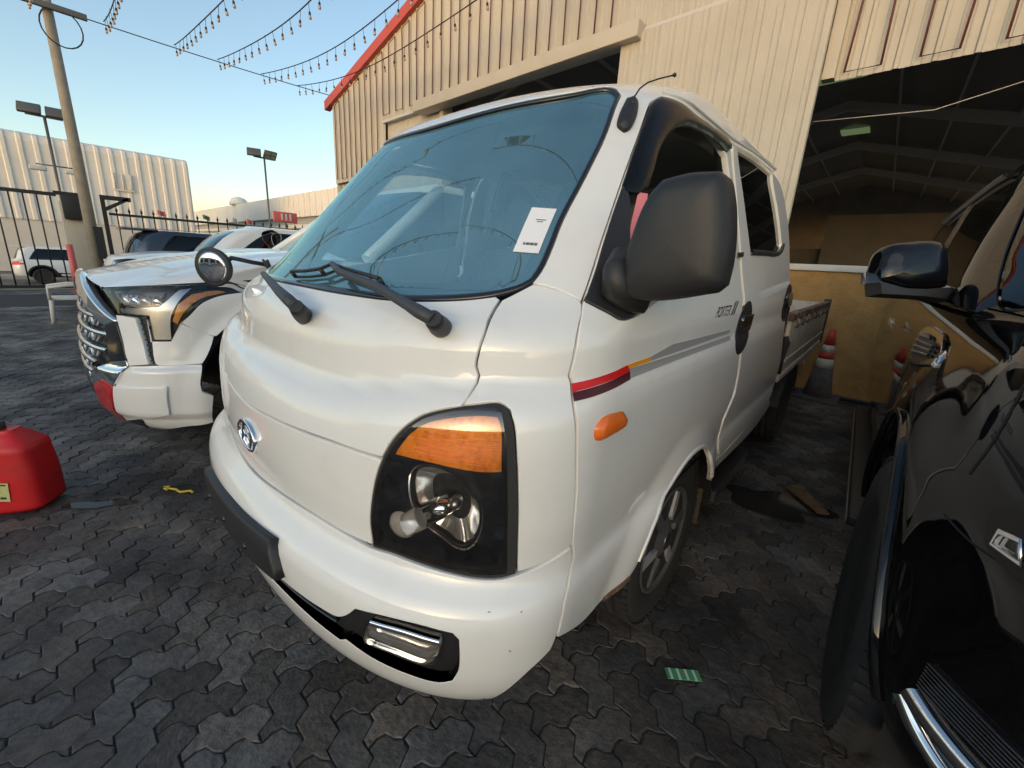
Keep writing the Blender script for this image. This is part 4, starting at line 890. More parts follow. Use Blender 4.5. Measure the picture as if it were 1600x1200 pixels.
# ================================================================== far buildings
fw_ = empty('corrugated_shed', label='long pale ribbed metal shed across the street behind the fence', cat='shed')
def rib_wall(y0, y1, z0, z1, x, parent, pitch=.62):
    y = y0
    while y < y1-.05:
        b = min(y+pitch*2, y1); mb = MB(); ys = []
        for k in range(2):
            for dy, dx in ((0, 0), (.05, .07), (.20, .07), (.25, 0)): ys.append((y+k*pitch+dy, dx))
        ys.append((b, 0)); ys = [(min(a, b), d) for a, d in ys]; n = len(ys)
        # upper edge rolls back like the eave of a curved roof
        lv = [(z0, 0), (z1-.5, 0), (z1-.15, -.12), (z1, -.55)]
        vs = [(x+d+o, a, zz) for zz, o in lv for a, d in ys]
        fs = [(r*n+i, r*n+i+1, (r+1)*n+i+1, (r+1)*n+i) for r in range(3) for i in range(n-1)]
        mb.add(vs, fs); mb.build('sheet', 'cladding_white', parent, fix=False); y = b
rib_wall(-16, 7.25, 2.2, 6.95, -36, fw_)
MB().box((-40, -16, -.75), (-36.06, 7.3, 2.22)).build('plinth_wall', 'far_wall', fw_)
MB().box((-48, -16, 2.2), (-36.6, 7.25, 6.6)).build('shed_body', 'cladding_white', fw_)
MB().box((-36.05, 3.2, 4.35), (-35.85, 4.2, 4.45)).tube([(-35.9, 3.3, 4.4), (-35.9, 3.3, 5.4)], .05).tube([(-35.9, 3.7, 4.4), (-35.9, 3.7, 5.4)], .05).tube([(-35.9, 4.1, 4.4), (-35.9, 4.1, 5.4)], .05).build('pipe_rack', 'far_wall', fw_)
rebase(fw_, (-36, 0, -.75))
fm = empty('flat_warehouse', label='long low cream and grey warehouse in the distance behind the floodlight mast', cat='warehouse')
MB().box((-95, 14, 3.9), (-24, 15, 5.65)).build('upper_cladding', 'cladding_white', fm)
MB().box((-95, 14.3, -.75), (-24, 15, 3.9)).build('wall', 'grey_wall', fm)
MB().box((-95, 14.1, 3.05), (-24, 14.3, 3.35)).build('band', 'far_wall', fm)
MB().box((-95, 14.05, -.75), (-42, 14.3, 2.6)).build('lower_wall', 'far_wall', fm)
for k in range(16):
    MB().box((-42+1.05*k, 13.93, 3.92), (-42+1.05*k+.12, 14.0, 5.63)).build('rib', 'cladding_white', fm)
MB().lathe([(.9, 0), (.9, .3), (.6, .7), (0, .9)], 'Z', at=(-52, 14.5, 5.65), n=16).build('roof_vent', 'cladding_white', fm)
rebase(fm, (-60, 14.3, -.75))
# ================================================================== fence, gate, pole, lamps
XF = -13.5
gate = empty('gate', label='black steel bar gate with plain top rail beside the plaster post', cat='gate')
MB().box((XF-.03, -5, 2.22), (XF+.03, .24, 2.30)).build('top_rail', 'fence_black', gate)
MB().box((XF-.03, -5, .10), (XF+.03, .24, .17)).build('bottom_rail', 'fence_black', gate)
y = -4.9
while y < .2:
    MB().tube([(XF, y, .12), (XF, y, 2.25)], .016, 6).build('bar', 'fence_black', gate); y += .21
rebase(gate, (XF, -2.4, 0))
pst = MB().box((XF-.16, .26, 0), (XF+.16, .62, 2.12), bev=.01).build('gate_post', 'post_plaster'); tag(pst, 'square beige plaster gate post with a dark control box', 'post')
MB().box((XF+.16, .30, 1.72), (XF+.30, .62, 2.25), bev=.01).build('control_box', 'fence_black', pst)
arm = MB().box((XF+.0, .2, 2.26), (XF+.08, .66, 2.34)).box((XF, .62, .0), (XF+.10, .74, 2.34)).build('steel_portal', 'fence_black'); tag(arm, 'black steel portal standing between plaster post and concrete pole', 'portal')
brk = MB().box((XF, .98, 2.26), (XF+.10, 1.55, 2.36)).add([(XF,1.0,1.95),(XF+.1,1.0,1.95),(XF+.1,1.5,2.28),(XF,1.5,2.28),(XF,1.0,2.05),(XF+.1,1.0,2.05),(XF+.1,1.5,2.36),(XF,1.5,2.36)],[(0,3,2,1),(4,5,6,7),(0,1,5,4),(1,2,6,5),(2,3,7,6),(3,0,4,7)]).box((XF, .98, 0), (XF+.08, 1.06, 2.27)).build('rail_bracket', 'fence_black'); tag(brk, 'black bent steel bracket on the fence end right behind the concrete pole', 'bracket')
fen = empty('bar_fence', label='black spiked bar fence running from the concrete pole behind the parked cars', cat='fence')
MB().box((XF-.02, 1.1, 1.90), (XF+.02, 12, 1.96)).build('top_rail', 'fence_black', fen)
MB().box((XF-.02, 1.1, .12), (XF+.02, 12, .18)).build('bottom_rail', 'fence_black', fen)
y = 1.25; k = 0
while y < 12:
    h = 2.0
    MB().tube([(XF, y, .12), (XF, y, h)], .014, 6).lathe([(.014, 0), (.032, .03), (.012, .09), (0, .15)], 'Z', at=(XF, y, h-.01), n=6).build('bar', 'fence_black', fen); y += .24
rebase(fen, (XF, 6, 0))
pole = empty('utility_pole', label='tall round concrete utility pole with a steel crossarm and looped wire', cat='pole')
px_, py_ = -11.3, .62
MB().tube([(px_, py_, 0), (px_, py_-.01, 3), (px_, py_-.02, 6.4)], [.105, .09, .07], 18).build('shaft', 'concrete_pole', pole)
MB().box((px_+.10, .12, 5.36), (px_+.18, 1.12, 5.46), bev=.005).build('crossarm', 'lamp_grey', pole)
MB().tube([Vector((px_+.16, py_+.12+.28*math.cos(t), 5.10+.32*math.sin(t))) for t in np.linspace(0, 2*math.pi, 20, endpoint=False)], .012, 5, closed=True).build('wire_loop', 'cable_black', pole)
MB().box((px_+.14, py_+.02, .9), (px_+.22, py_+.16, 1.55)).build('switch_box', 'fence_black', pole)
rebase(pole, (px_, py_, 0))
def mast(x, y, h, label, heads, cams=False):
    t = empty('floodlight_mast', label=label, cat='floodlight', group='floodlight masts by the fence')
    MB().tube([(x, y, 0), (x, y, h)], .028, 8).build('mast', 'lamp_grey', t)
    MB().box((x-.03, y-.30, h-.02), (x+.03, y+.30, h+.02)).build('bracket', 'lamp_grey', t)
    for dy, yawd in heads:
        r_ = Matrix.Rotation(R(yawd), 3, 'Z') @ Matrix.Rotation(R(35), 3, 'Y')
        hd = MB().box((-.04, -.19, -.13), (.04, .19, .13), rot=r_, at=(x, y+dy, h+.12), bev=.02).build('lamp_head', 'lamp_grey', t)
        for a in (-.09, .09):
            for b in (-.06, .06): MB().box((.041, a-.075, b-.045), (.047, a+.075, b+.045), rot=r_, at=(x, y+dy, h+.12)).build('lens', 'lamp_glass', hd)
    if cams:
        for dy in (-.28, .30):
            MB().box((x-.06, y+dy-.14, h-1.20), (x+.06, y+dy+.14, h-1.10), bev=.02).build('camera_body', 'flag_white', t)
        MB().tube([(x, y-.3, h-1.06), (x, y+.3, h-1.06)], .015, 6).build('camera_arm', 'lamp_grey', t)
    rebase(t, (x, y, 0))
mast(-14.0, 4.98, 4.05, 'slim mast with two floodlight heads in front of the distant warehouse', ((-.28, 160), (.18, 10)))
mast(-14.0, .33, 4.0, 'slim mast with floodlights and cameras beside the concrete pole', ((-.22, 170), (.22, 175)), True)
# ================================================================== string lights
bulb_me = MB().lathe([(0, -.100), (.016, -.092), (.024, -.070), (.018, -.045), (.012, -.035)], 'Z', n=10).mesh('bulb'); bulb_me.materials.append(M_('bulb'))
sock_me = MB().tube([(0, 0, .135), (0, 0, 0)], .004, 5).lathe([(.010, .005), (.016, 0), (.018, -.035), (.014, -.045)], 'Z', n=8).mesh('socket'); sock_me.materials.append(M_('cable_black'))
def string(x0, x1, y, z0, sag, label, grp='bulb strings across the yard'):
    t = empty('string_light', label=label, cat='string light', group=grp)
    f = lambda u: (x0+(x1-x0)*u, y+.03*math.sin(9*u+y), z0-sag*4*u*(1-u))
    MB().tube([f(i/28) for i in range(29)], .009, 5).build('cable', 'cable_black', t)
    n = int(abs(x1-x0)/.36)
    for k in range(n):
        p = Vector(f((k+.5)/n)); b = bpy.data.objects.new('bulb', bulb_me); COL.objects.link(b); b.parent = t; b.location = p-Vector((0, 0, .13)); b.rotation_euler = (random.uniform(-.15, .15), random.uniform(-.15, .15), 0)
        s_ = bpy.data.objects.new('socket', sock_me); COL.objects.link(s_); s_.parent = b
    rebase(t, f(0))
ORD = ('first', 'second', 'third', 'fourth', 'fifth', 'sixth', 'seventh')
for k, y in enumerate((4.94, 4.12, 3.20, 2.40, 1.31, .35, -.6)): string(-11.0, -2.0, y, 5.40, .40+.03*random.random(), ORD[k]+' festoon bulb string out from the gable on the utility pole side')
for k, y in enumerate((4.2, 3.1, 2.0, .8, -.4, -1.6)): string(-2.0, 7.0, y, 5.40, .40, ORD[k]+' festoon bulb string out from the gable high over the light truck', 'bulb strings over the truck')
def cabl(a, b, sag, label, rad=.010):
    a, b = Vector(a), Vector(b); o = MB().tube([a.lerp(b, i/20)-Vector((0, 0, sag*4*(i/20)*(1-i/20))) for i in range(21)], rad, 5).build('support_cable', 'cable_black'); tag(o, label, 'cable')
cabl((-11.16, 1.02, 5.40), (-10.98, 5.80, 5.43), .03, 'thin cable from the utility pole to the corner of the red roof edge')
cabl((-11.16, .2, 5.40), (-11, -9, 5.43), .05, 'thin cable leaving the utility pole towards the street')
cabl((-2.0, 5.78, 5.42), (-2.0, -9, 5.42), .02, 'thin cable carrying bulb strings from the gable out over the yard', .0035)

# ================================================================== unseen building behind the camera, added for reflections in paint and glass
op = empty('unseen_building', label='low cream building with dark windows, unseen, added across the yard for reflections', cat='building')
MB().box((-14, -28, 0), (26, -21, 3.2)).build('wall', 'far_wall', op)
MB().box((-14.2, -28.2, 3.2), (26.2, -20.7, 3.5)).build('parapet', 'cladding_white', op)
for k in range(8): MB().box((-12+4.7*k, -21.02, .5), (-8.6+4.7*k, -20.96, 2.6)).build('window', 'dark_glass', op)
rebase(op, (6, -24, 0))

# ================================================================== white full-size pickup beside the truck
T_ = pickup(); tun = empty('pickup_truck', label='white full-size pickup with chrome grille and wrapped red bumper corner beside the light truck', cat='pickup')
def both(name, poly, m, B, root, **k):
    q = [tuple(p) for p in poly]; a = panel(name, B, q, m, root, **k); panel(name, B, mirror(q), m, root, **k); return a
X = TX
back = [(1.38, .90), (1.46, .93), (1.60, .985), (1.78, 1.0), (1.98, .965), (2.15, .86), (2.24, .70), (2.28, .50)]
both('fender', X['fender'][:2] + [[2.0, 1.085], [2.45, 1.09], [2.45, .5], [2.28, .5], [2.24, .70], [2.15, .86], [1.98, .965], [1.78, 1.0], [1.60, .985], [1.46, .93]] + X['fender'][3:], 'pearl_white', T_, tun, gap=.001)
both('bumper_face', X['bump_face'], 'pearl_white', T_, tun, gap=.001, off=.012, depth=.03)
both('bumper_cheek', X['bump_cheek'], 'pearl_white', T_, tun, gap=.001)
both('air_slit', X['slit'], 'black_plastic', T_, tun, gap=0, off=-.02)
for k in range(9):
    t = k/8.5; a = np.array(X['slit'])
    l = a[0]*(1-t)+a[3]*t; r = a[1]*(1-t)+a[2]*t
    for sg in (1, -1): ribbon('slit_fin', T_, [(sg*l[0], l[1]), (sg*r[0], r[1])], .006, 'black_gloss', tun, off=-.018, thick=.012)
both('bumper_lower', X['bump_low'], 'pearl_white', T_, tun, gap=.001, depth=.03)
both('bumper_plate', X['facet'], 'pearl_white', T_, tun, off=.014, gap=.002, depth=.016, roll=.005)
both('bumper_chrome', X['chrome_corner'], 'chrome', T_, tun, off=.012, gap=.001)
both('red_wrap', X['red'], 'red_film', T_, tun, off=.014, gap=.001)
panel('grille_frame', T_, half([tuple(X['frame'][1]), tuple(X['frame'][2]), tuple(X['frame'][3])], (0, 1.100), None) if False else [tuple(p) for p in X['frame']], 'chrome', tun, off=.022, gap=.001, depth=.05, roll=.006)
panel('grille_frame', T_, mirror([(max(p[0], .02), p[1]) for p in X['frame']]), 'chrome', tun, off=.021, gap=.001, depth=.05, roll=.006)
both('grille_side', X['frame_low'], 'black_gloss', T_, tun, off=.016, gap=.001, depth=.04)
gp = [(-.745, .86), (-.70, .69), (-.42, .50), (.42, .50), (.70, .69), (.745, .86), (.25, 1.055), (-.25, 1.055)]
panel('grille_back', T_, gp, 'black_plastic', tun, off=-.05, gap=0)
for z_, w_ in ((.965, .42), (.885, .66), (.800, .70), (.715, .69), (.630, .57), (.555, .44)):
    ribbon('grille_bar', T_, [(-w_, z_+.006), (-w_/2, z_), (0, z_), (w_/2, z_), (w_, z_+.006)], .024, 'chrome', tun, off=-.025, thick=.03, res=.05)
    for k in range(-3, 4):
        if abs(k*.17) > w_: continue
        ribbon('grille_tooth', T_, [(k*.17-.05, z_-.005), (k*.17-.02, z_-.045), (k*.17+.02, z_-.045), (k*.17+.05, z_-.005)], .016, 'steel', tun, off=-.03, thick=.028, res=.02)
panel('skid_lip', T_, [(-.80, .40), (-.45, .49), (.45, .49), (.80, .40), (.84, .33), (.8, .27), (0, .265), (-.8, .27), (-.84, .33)], 'black_plastic', tun, off=.004, gap=0)
for sg in (1, -1):
    f = (lambda q: [tuple(p) for p in q] if sg > 0 else mirror(q))
    hl = panel('headlamp', T_, f(X['lamp']), 'lamp_black', tun, off=-.05, gap=0)
    panel('projector', T_, f(X['lamp_proj']), 'black_gloss', hl, off=-.035, gap=.002)
    for k in range(4):
        q = [(.78+.065*k, .985), (.83+.065*k, .985), (.82+.065*k, 1.035), (.77+.065*k, 1.035)]; panel('optic', T_, f(q), 'chrome' if k % 2 else 'steel', hl, off=-.026, gap=.001, bulge=.012, bw=.02, res=.01)
    panel('light_band', T_, f(X['lamp_band']), 'steel', hl, off=-.012, gap=.001)
    panel('turn_signal', T_, f(X['lamp_amber']), 'amber', hl, off=-.014, gap=.001)
    panel('lamp_lens', T_, f(X['lamp']), 'lens', hl, off=.001, gap=.001, res=.03)
    w = wheel('wheel', tun, (-2.47+sg*.86, 1.0, .42), sg, .42, .27, .25)
    MB().lathe([(.25, sg*.10), (.24, sg*.05), (.10, sg*.03), (0, sg*.04)], 'X', n=28).build('rim', 'wheel_dark', w)
    w = wheel('wheel', tun, (-2.47+sg*.86, 4.7, .42), sg, .42, .27, .25)
    MB().grid(lambda u, v: (-2.47+sg*(.55+.40*v), 1.0+.55*math.cos(R(185)-R(190)*u), .42+.56*math.sin(R(185)-R(190)*u)), 24, 1).build('wheel_well', 'black_plastic', tun)
# bonnet: from the nose edge, rising towards the windscreen
def hoodT(u, v):
    s = -1.42+2.84*u; zf = float(np.interp(abs(s), [0, .35, .65, 1.1, 1.42], [1.098, 1.085, 1.052, 1.094, 1.115]))
    p = T_.P(np.array(s), np.array(zf)); yb = 1.38; xr = (p[0]+2.47)
    e = v**.7; y = p[1]+(yb-p[1])*v
    z = zf+(1.285-zf)*(1-(1-v)**1.9) - .055*(abs(xr)/.98)**6*v + .014*sstep(.30,.42,abs(xr))*(1-sstep(.62,.75,abs(xr)))*min(1, v*4)
    return (-2.47+xr*(1-.02*v), y, float(z))
MB().grid(hoodT, 90, 30).build('hood', 'pearl_white', tun)
for sg in (1, -1):
    MB().grid(lambda u, v: (-2.47+sg*(.985-.025*v),   .80+1.6*u, 1.085+.16*sstep(0, 1, v)*min(1, .35+u)), 20, 6).build('hood_side', 'pearl_white', tun)
MB().box((-3.40, 1.36, .6), (-1.54, 2.5, 1.24)).build('cowl_block', 'pearl_white', tun)
MB().grid(lambda u, v: (-2.47+(.90-.16*v)*(2*u-1), 1.42+.78*v+.10*(2*u-1)**2, 1.27+.58*v), 16, 8).build('windshield', 'car_glass', tun)
for sg in (1, -1): MB().tube([(-2.47+sg*.92, 1.52, 1.26), (-2.47+sg*.75, 2.30, 1.86)], .045, 8).build('pillar', 'pearl_white', tun)
MB().box((-3.25, 2.25, 1.82), (-1.69, 4.1, 1.90), bev=.03).build('roof', 'pearl_white', tun)
MB().box((-3.45, 2.42, .5), (-1.49, 6.0, 1.22), bev=.04).build('cab_body', 'pearl_white', tun)
for sg in (1, -1): MB().box((-2.47+sg*.80-.02, 2.3, 1.22), (-2.47+sg*.80+.02, 4.05, 1.83)).build('side_glass', 'dark_glass', tun)
rebase(tun, (-2.47, 1.0, 0))
# ================================================================== black SUV on the right
suv = empty('suv', label='glossy black suv with chrome fender vent parked beside the light truck', cat='suv')
SL_, SU_ = suv_low(), suv_up()
Ssz = lambda y, z, B=SL_: (-(y - float(B.F(z)) - float(B.D(z)) + B.S), z)       # point on the near flank from distance and height
archp = [Ssz(1.5-.50*math.cos(t), .43+.52*math.sin(t)) for t in np.linspace(R(0), R(180), 25)]     # front to rear
low = [Ssz(5.2, .46), Ssz(3.5, .46), Ssz(2.05, .46)] + archp[::-1][2:-2]
front = [(-1.17, .42), (-1.0, .38), (-.8, .36), (-.4, .36), (0, .36)]
skin = [(0, 1.24), (-.5, 1.24), (-1.0, 1.245), (-1.4, 1.25), (-1.9, 1.255), Ssz(2.6, 1.255), Ssz(3.5, 1.255), Ssz(5.2, 1.255)] + low + [(-1.19, .46)] + front
def left_and_right(name, poly, m, **k):
    a = panel(name, SL_, [tuple(p) for p in poly], m, suv, **k); panel(name, SL_, mirror([tuple(p) for p in poly]), m, suv, **k); return a
sbody = left_and_right('body', skin, 'black_paint', gap=0, res=.035, ang=30, depth=.02)
for sg in (1, -1):
    f = (lambda q: [tuple(p) for p in q] if sg > 0 else mirror(q))
    ribbon('arch_lip', SL_, f(archp[1:-1]), .016, 'black_paint', suv, off=.0, thick=.012)
    v = panel('fender_vent', SL_, f(SLX['vent']), 'chrome', suv, off=.010, gap=0, depth=.016, roll=.006)
    panel('vent_mesh', SL_, f(SLX['vent_in']), 'black_plastic', v, off=.013, gap=0, depth=.004)
    a = np.array(SLX['vent_in'])
    for k in range(5):
        t = (k+.6)/5.2; p0 = a[0]*(1-t)+a[5]*t if t < .5 else a[5]*(2-2*t)+a[4]*(2*t-1); p1 = a[1]*(1-t)+a[2]*t if t < .5 else a[2]*(2-2*t)+a[3]*(2*t-1)
        ribbon('vent_fin', SL_, f([tuple(p0), tuple(p1)]), .007, 'steel', v, off=.013, thick=.006, res=.05)
    hl = panel('headlamp', SL_, f([(-1.0551, .9639), (-1.02, 1.0027), (-.75, 1.05), (-.62, 1.04), (-.62, .93), (-.80, .90), (-1.0192, .9096), (-1.0393, .9186)]), 'dark_glass', suv, off=.003, gap=0)
    panel('lamp_strip', SL_, f(SLX['lamp_strip']+[]), 'chrome', hl, off=.006, gap=0, depth=.008)
    panel('lamp_optic', SL_, f([(-1.022, .930), (-1.021, .944), (-.999, .948), (-.990, .930)]), 'lens', hl, off=.010, gap=0, depth=.006)
    ribbon('panel_seam', SL_, f(SLX['seam']+[[-.92, .912]]), .004, 'dark_gap', suv, off=-.0025, thick=.0035)
    ribbon('bumper_trim', SL_, f([(-1.055, .588), (-1.02, .560), (-.98, .540), (-.93, .53), (-.85, .52)]), .022, 'chrome', suv, off=.004, thick=.012)
    ribbon('bumper_trim', SL_, f([(-1.046, .608), (-1.01, .596), (-.965, .588), (-.90, .585), (-.82, .58)]), .030, 'chrome', suv, off=.004, thick=.012)
    for k in range(8): ribbon('grille_fin', SL_, f([(-1.041, .632+.007*k), (-1.01, .632+.007*k), (-.975, .631+.007*k), (-.90, .631+.007*k)]), .0035, 'black_gloss', suv, off=.002, thick=.006)
    ribbon('hood_seam', SL_, f(SLX['hoodline']+[[-1.13, 1.18], [-1.2, 1.235], [-1.5, 1.248]]), .004, 'dark_gap', suv, off=-.002, thick=.0035)
    ribbon('door_seam', SL_, f([Ssz(2.15, z) for z in (.50, .7, .9, 1.0)] + [Ssz(2.18, 1.06)]), .006, 'dark_gap', suv, off=-.003, thick=.0045)
    hb = ribbon('door_handle', SL_, f([Ssz(3.12, 1.06), Ssz(3.30, 1.065), Ssz(3.42, 1.07)]), .026, 'chrome', suv, off=.032, thick=.016)
    wx = 2.32-sg*.86
    w = wheel('wheel', suv, (wx, 1.5, .41), -sg, .41, .27, .25)
    rim = MB().lathe([(.25, -sg*.09), (.255, -sg*.11), (.24, -sg*.08), (.22, -sg*.03), (0, -sg*.02)], 'X', n=36).build('rim', 'wheel_dark', w)
    for k in range(6):
        a_ = k*math.pi/3; MB().box((-.012, -.022, .03), (.012, .022, .235), rot=Matrix.Rotation(a_, 3, 'X'), at=(-sg*.085, 0, 0), bev=.006).build('spoke', 'wheel_silver', rim)
    wheel('wheel', suv, (2.32-sg*.74, 4.55, .41), -sg, .41, .27, .25)
    MB().grid(lambda u, v_: (2.32-sg*(.55+.39*v_), 1.5+.50*math.cos(R(190)-R(200)*u), .43+.51*math.sin(R(190)-R(200)*u)), 24, 1).build('wheel_well', 'black_plastic', suv)
    st = MB().box((2.32-sg*.955-.06, 1.98, .36), (2.32-sg*.955+.06, 3.9, .41), bev=.012).build('running_board', 'black_plastic', suv)
    MB().box((2.32-sg*.955-sg*.062-.003, 1.985, .375), (2.32-sg*.955-sg*.062+.003, 3.88, .39)).build('board_trim', 'steel', st)
    # greenhouse
    pu = SUX['pillar']; gl = [(-.96, 1.30), (-.995, 1.37), (-.97, 1.47), (-.967, 1.575), (-.975, 1.69), (-1.00, 1.76), (-1.2, 1.79), (-2.6, 1.80), (-3.3, 1.74), (-3.5, 1.30), (-2.4, 1.275), (-1.2, 1.27)]
    panel('side_glass', SU_, f(gl), 'dark_glass', suv, off=-.004, gap=.002)
    panel('pillar', SU_, f([(-.80, 1.22), (-.94, 1.24), (-1.5, 1.24), (-3.6, 1.25), (-3.6, 1.84), (-1.1, 1.84), (-.6, 1.84), (-.6, 1.80), (-.80, 1.77), (-.857, 1.70), (-.854, 1.575), (-.847, 1.49), (-.838, 1.388), (-.82, 1.27)]), 'black_paint', suv, holes=[f(gl)], gap=0, hole_depth=.01)
    ribbon('window_trim', SU_, f([(-1.00, 1.272), (-1.6, 1.268), (-2.6, 1.276), (-3.5, 1.30)]), .014, 'chrome', suv, off=.002, thick=.006)
    for s_ in (-2.02, -2.12): ribbon('window_post', SU_, f([(s_, 1.28), (s_-.03, 1.5), (s_-.10, 1.79)]), .03, 'black_gloss', suv, off=-.002, thick=.006)
    ribbon('roof_rail', SU_, f([(-1.25, 1.80), (-1.6, 1.822), (-2.4, 1.828), (-3.3, 1.80)]), .018, 'steel', suv, off=.008, thick=.016)
    # wing mirror
    mo2 = [Vector(p) for p in SMX['head']]; mc = sum(mo2, Vector())/len(mo2); nrm = (mo2[3]-mo2[0]).cross(mo2[8]-mo2[0]).normalized()
    if nrm.y > 0: nrm = -nrm
    side = (mo2[10]-mo2[1]).normalized(); up_ = nrm.cross(side).normalized()
    fx = (lambda p: p if sg > 0 else Vector((4.64-p.x, p.y, p.z)))
    q = smooth_loop([((p-mc).dot(side), (p-mc).dot(up_)) for p in mo2], .012, 40); n = len(q); vs = []
    for r_, d_ in ((0, .035), (.4, .034), (.7, .028), (.88, .016), (.97, .002), (1, -.012), (1, -.035), (.95, -.055), (.90, -.06)):
        for a_, b_ in q: vs.append(fx(mc+side*(a_*r_)+up_*(b_*r_)+nrm*d_))
    mh = MB().add(vs, [(i*n+j, i*n+(j+1) % n, (i+1)*n+(j+1) % n, (i+1)*n+j) for i in range(8) for j in range(n)], True).build('wing_mirror', 'black_paint', suv)
    MB().add([fx(mc+side*(a_*.9)+up_*(b_*.9)-nrm*.056) for a_, b_ in q], [tuple(range(n))]).build('mirror_glass', 'chrome', mh)
    def slab(nm, pts, d0, d1, m_):
        k = len(pts); MB().add([fx(p+nrm*d0) for p in pts]+[fx(p+nrm*d1) for p in pts], [tuple(range(k)), tuple(range(2*k-1, k-1, -1))]+[(i, (i+1) % k, k+(i+1) % k, k+i) for i in range(k)]).build(nm, m_, mh)
    slab('mirror_foot', [Vector(p) for p in SMX['foot']], .015, -.05, 'black_plastic')
    slab('mirror_signal', [Vector(p)+nrm*(-.06) for p in SMX['signal']], .028, .0, 'lens'); slab('signal_back', [Vector(p)+nrm*(-.06) for p in SMX['signal']], .018, .004, 'chrome')
wsg = half([(.60, 1.765), (.80, 1.745), (.845, 1.69), (.843, 1.575), (.836, 1.49), (.827, 1.388), (.81, 1.275), (.7, 1.245), (.4, 1.225)], (0, 1.77), (0, 1.215))
panel('windshield', SU_, wsg, 'car_glass', suv, off=-.004, gap=.001)
for k in (0, 1):
    a_ = Vector(SU_.P(np.array(-.45+.6*k), np.array(1.235), .03)); b_ = Vector(SU_.P(np.array(-.72+.6*k), np.array(1.255), .02)); MB().tube([a_, b_], .010, 6).build('wiper', 'black_plastic', suv)
def hoodS(u, v):
    s = -1.9+3.8*u; p = SL_.P(np.array(s), np.array(1.243)); x = p[0]-2.32; t = v
    return (2.32+x*(1-t), p[1]+(.15*t if abs(x) < .5 else .1*t), p[2]+.028*(1-(1-t)**2))
MB().grid(hoodS, 110, 12).build('hood', 'black_paint', suv)
def roofS(u, v):
    s = -3.5+7.0*u; p = SU_.P(np.array(s), np.array(1.835)); x = p[0]-2.32
    return (2.32+x*(1-v), p[1], p[2]+.05*(1-(1-v)**2))
MB().grid(roofS, 90, 8).build('roof', 'black_paint', suv)
MB().box((1.55, 1.6, .5), (3.09, 5.2, 1.2)).build('inner_shell', 'dark_gap', suv)
MB().box((1.5, 5.1, .5), (3.14, 5.25, 1.3), bev=.03).build('tail_panel', 'black_paint', suv)
for sx in (-.42, .42): MB().box((2.32+sx-.25, 2.75, 1.1), (2.32+sx+.25, 2.95, 1.62), bev=.05).build('seat', 'dash', suv)
suv.location = (1.33, 1.5, 0); suv.rotation_euler = (0, 0, R(1.6))
for c_ in suv.children: c_.matrix_parent_inverse = Matrix.Translation((-1.33, -1.5, 0))
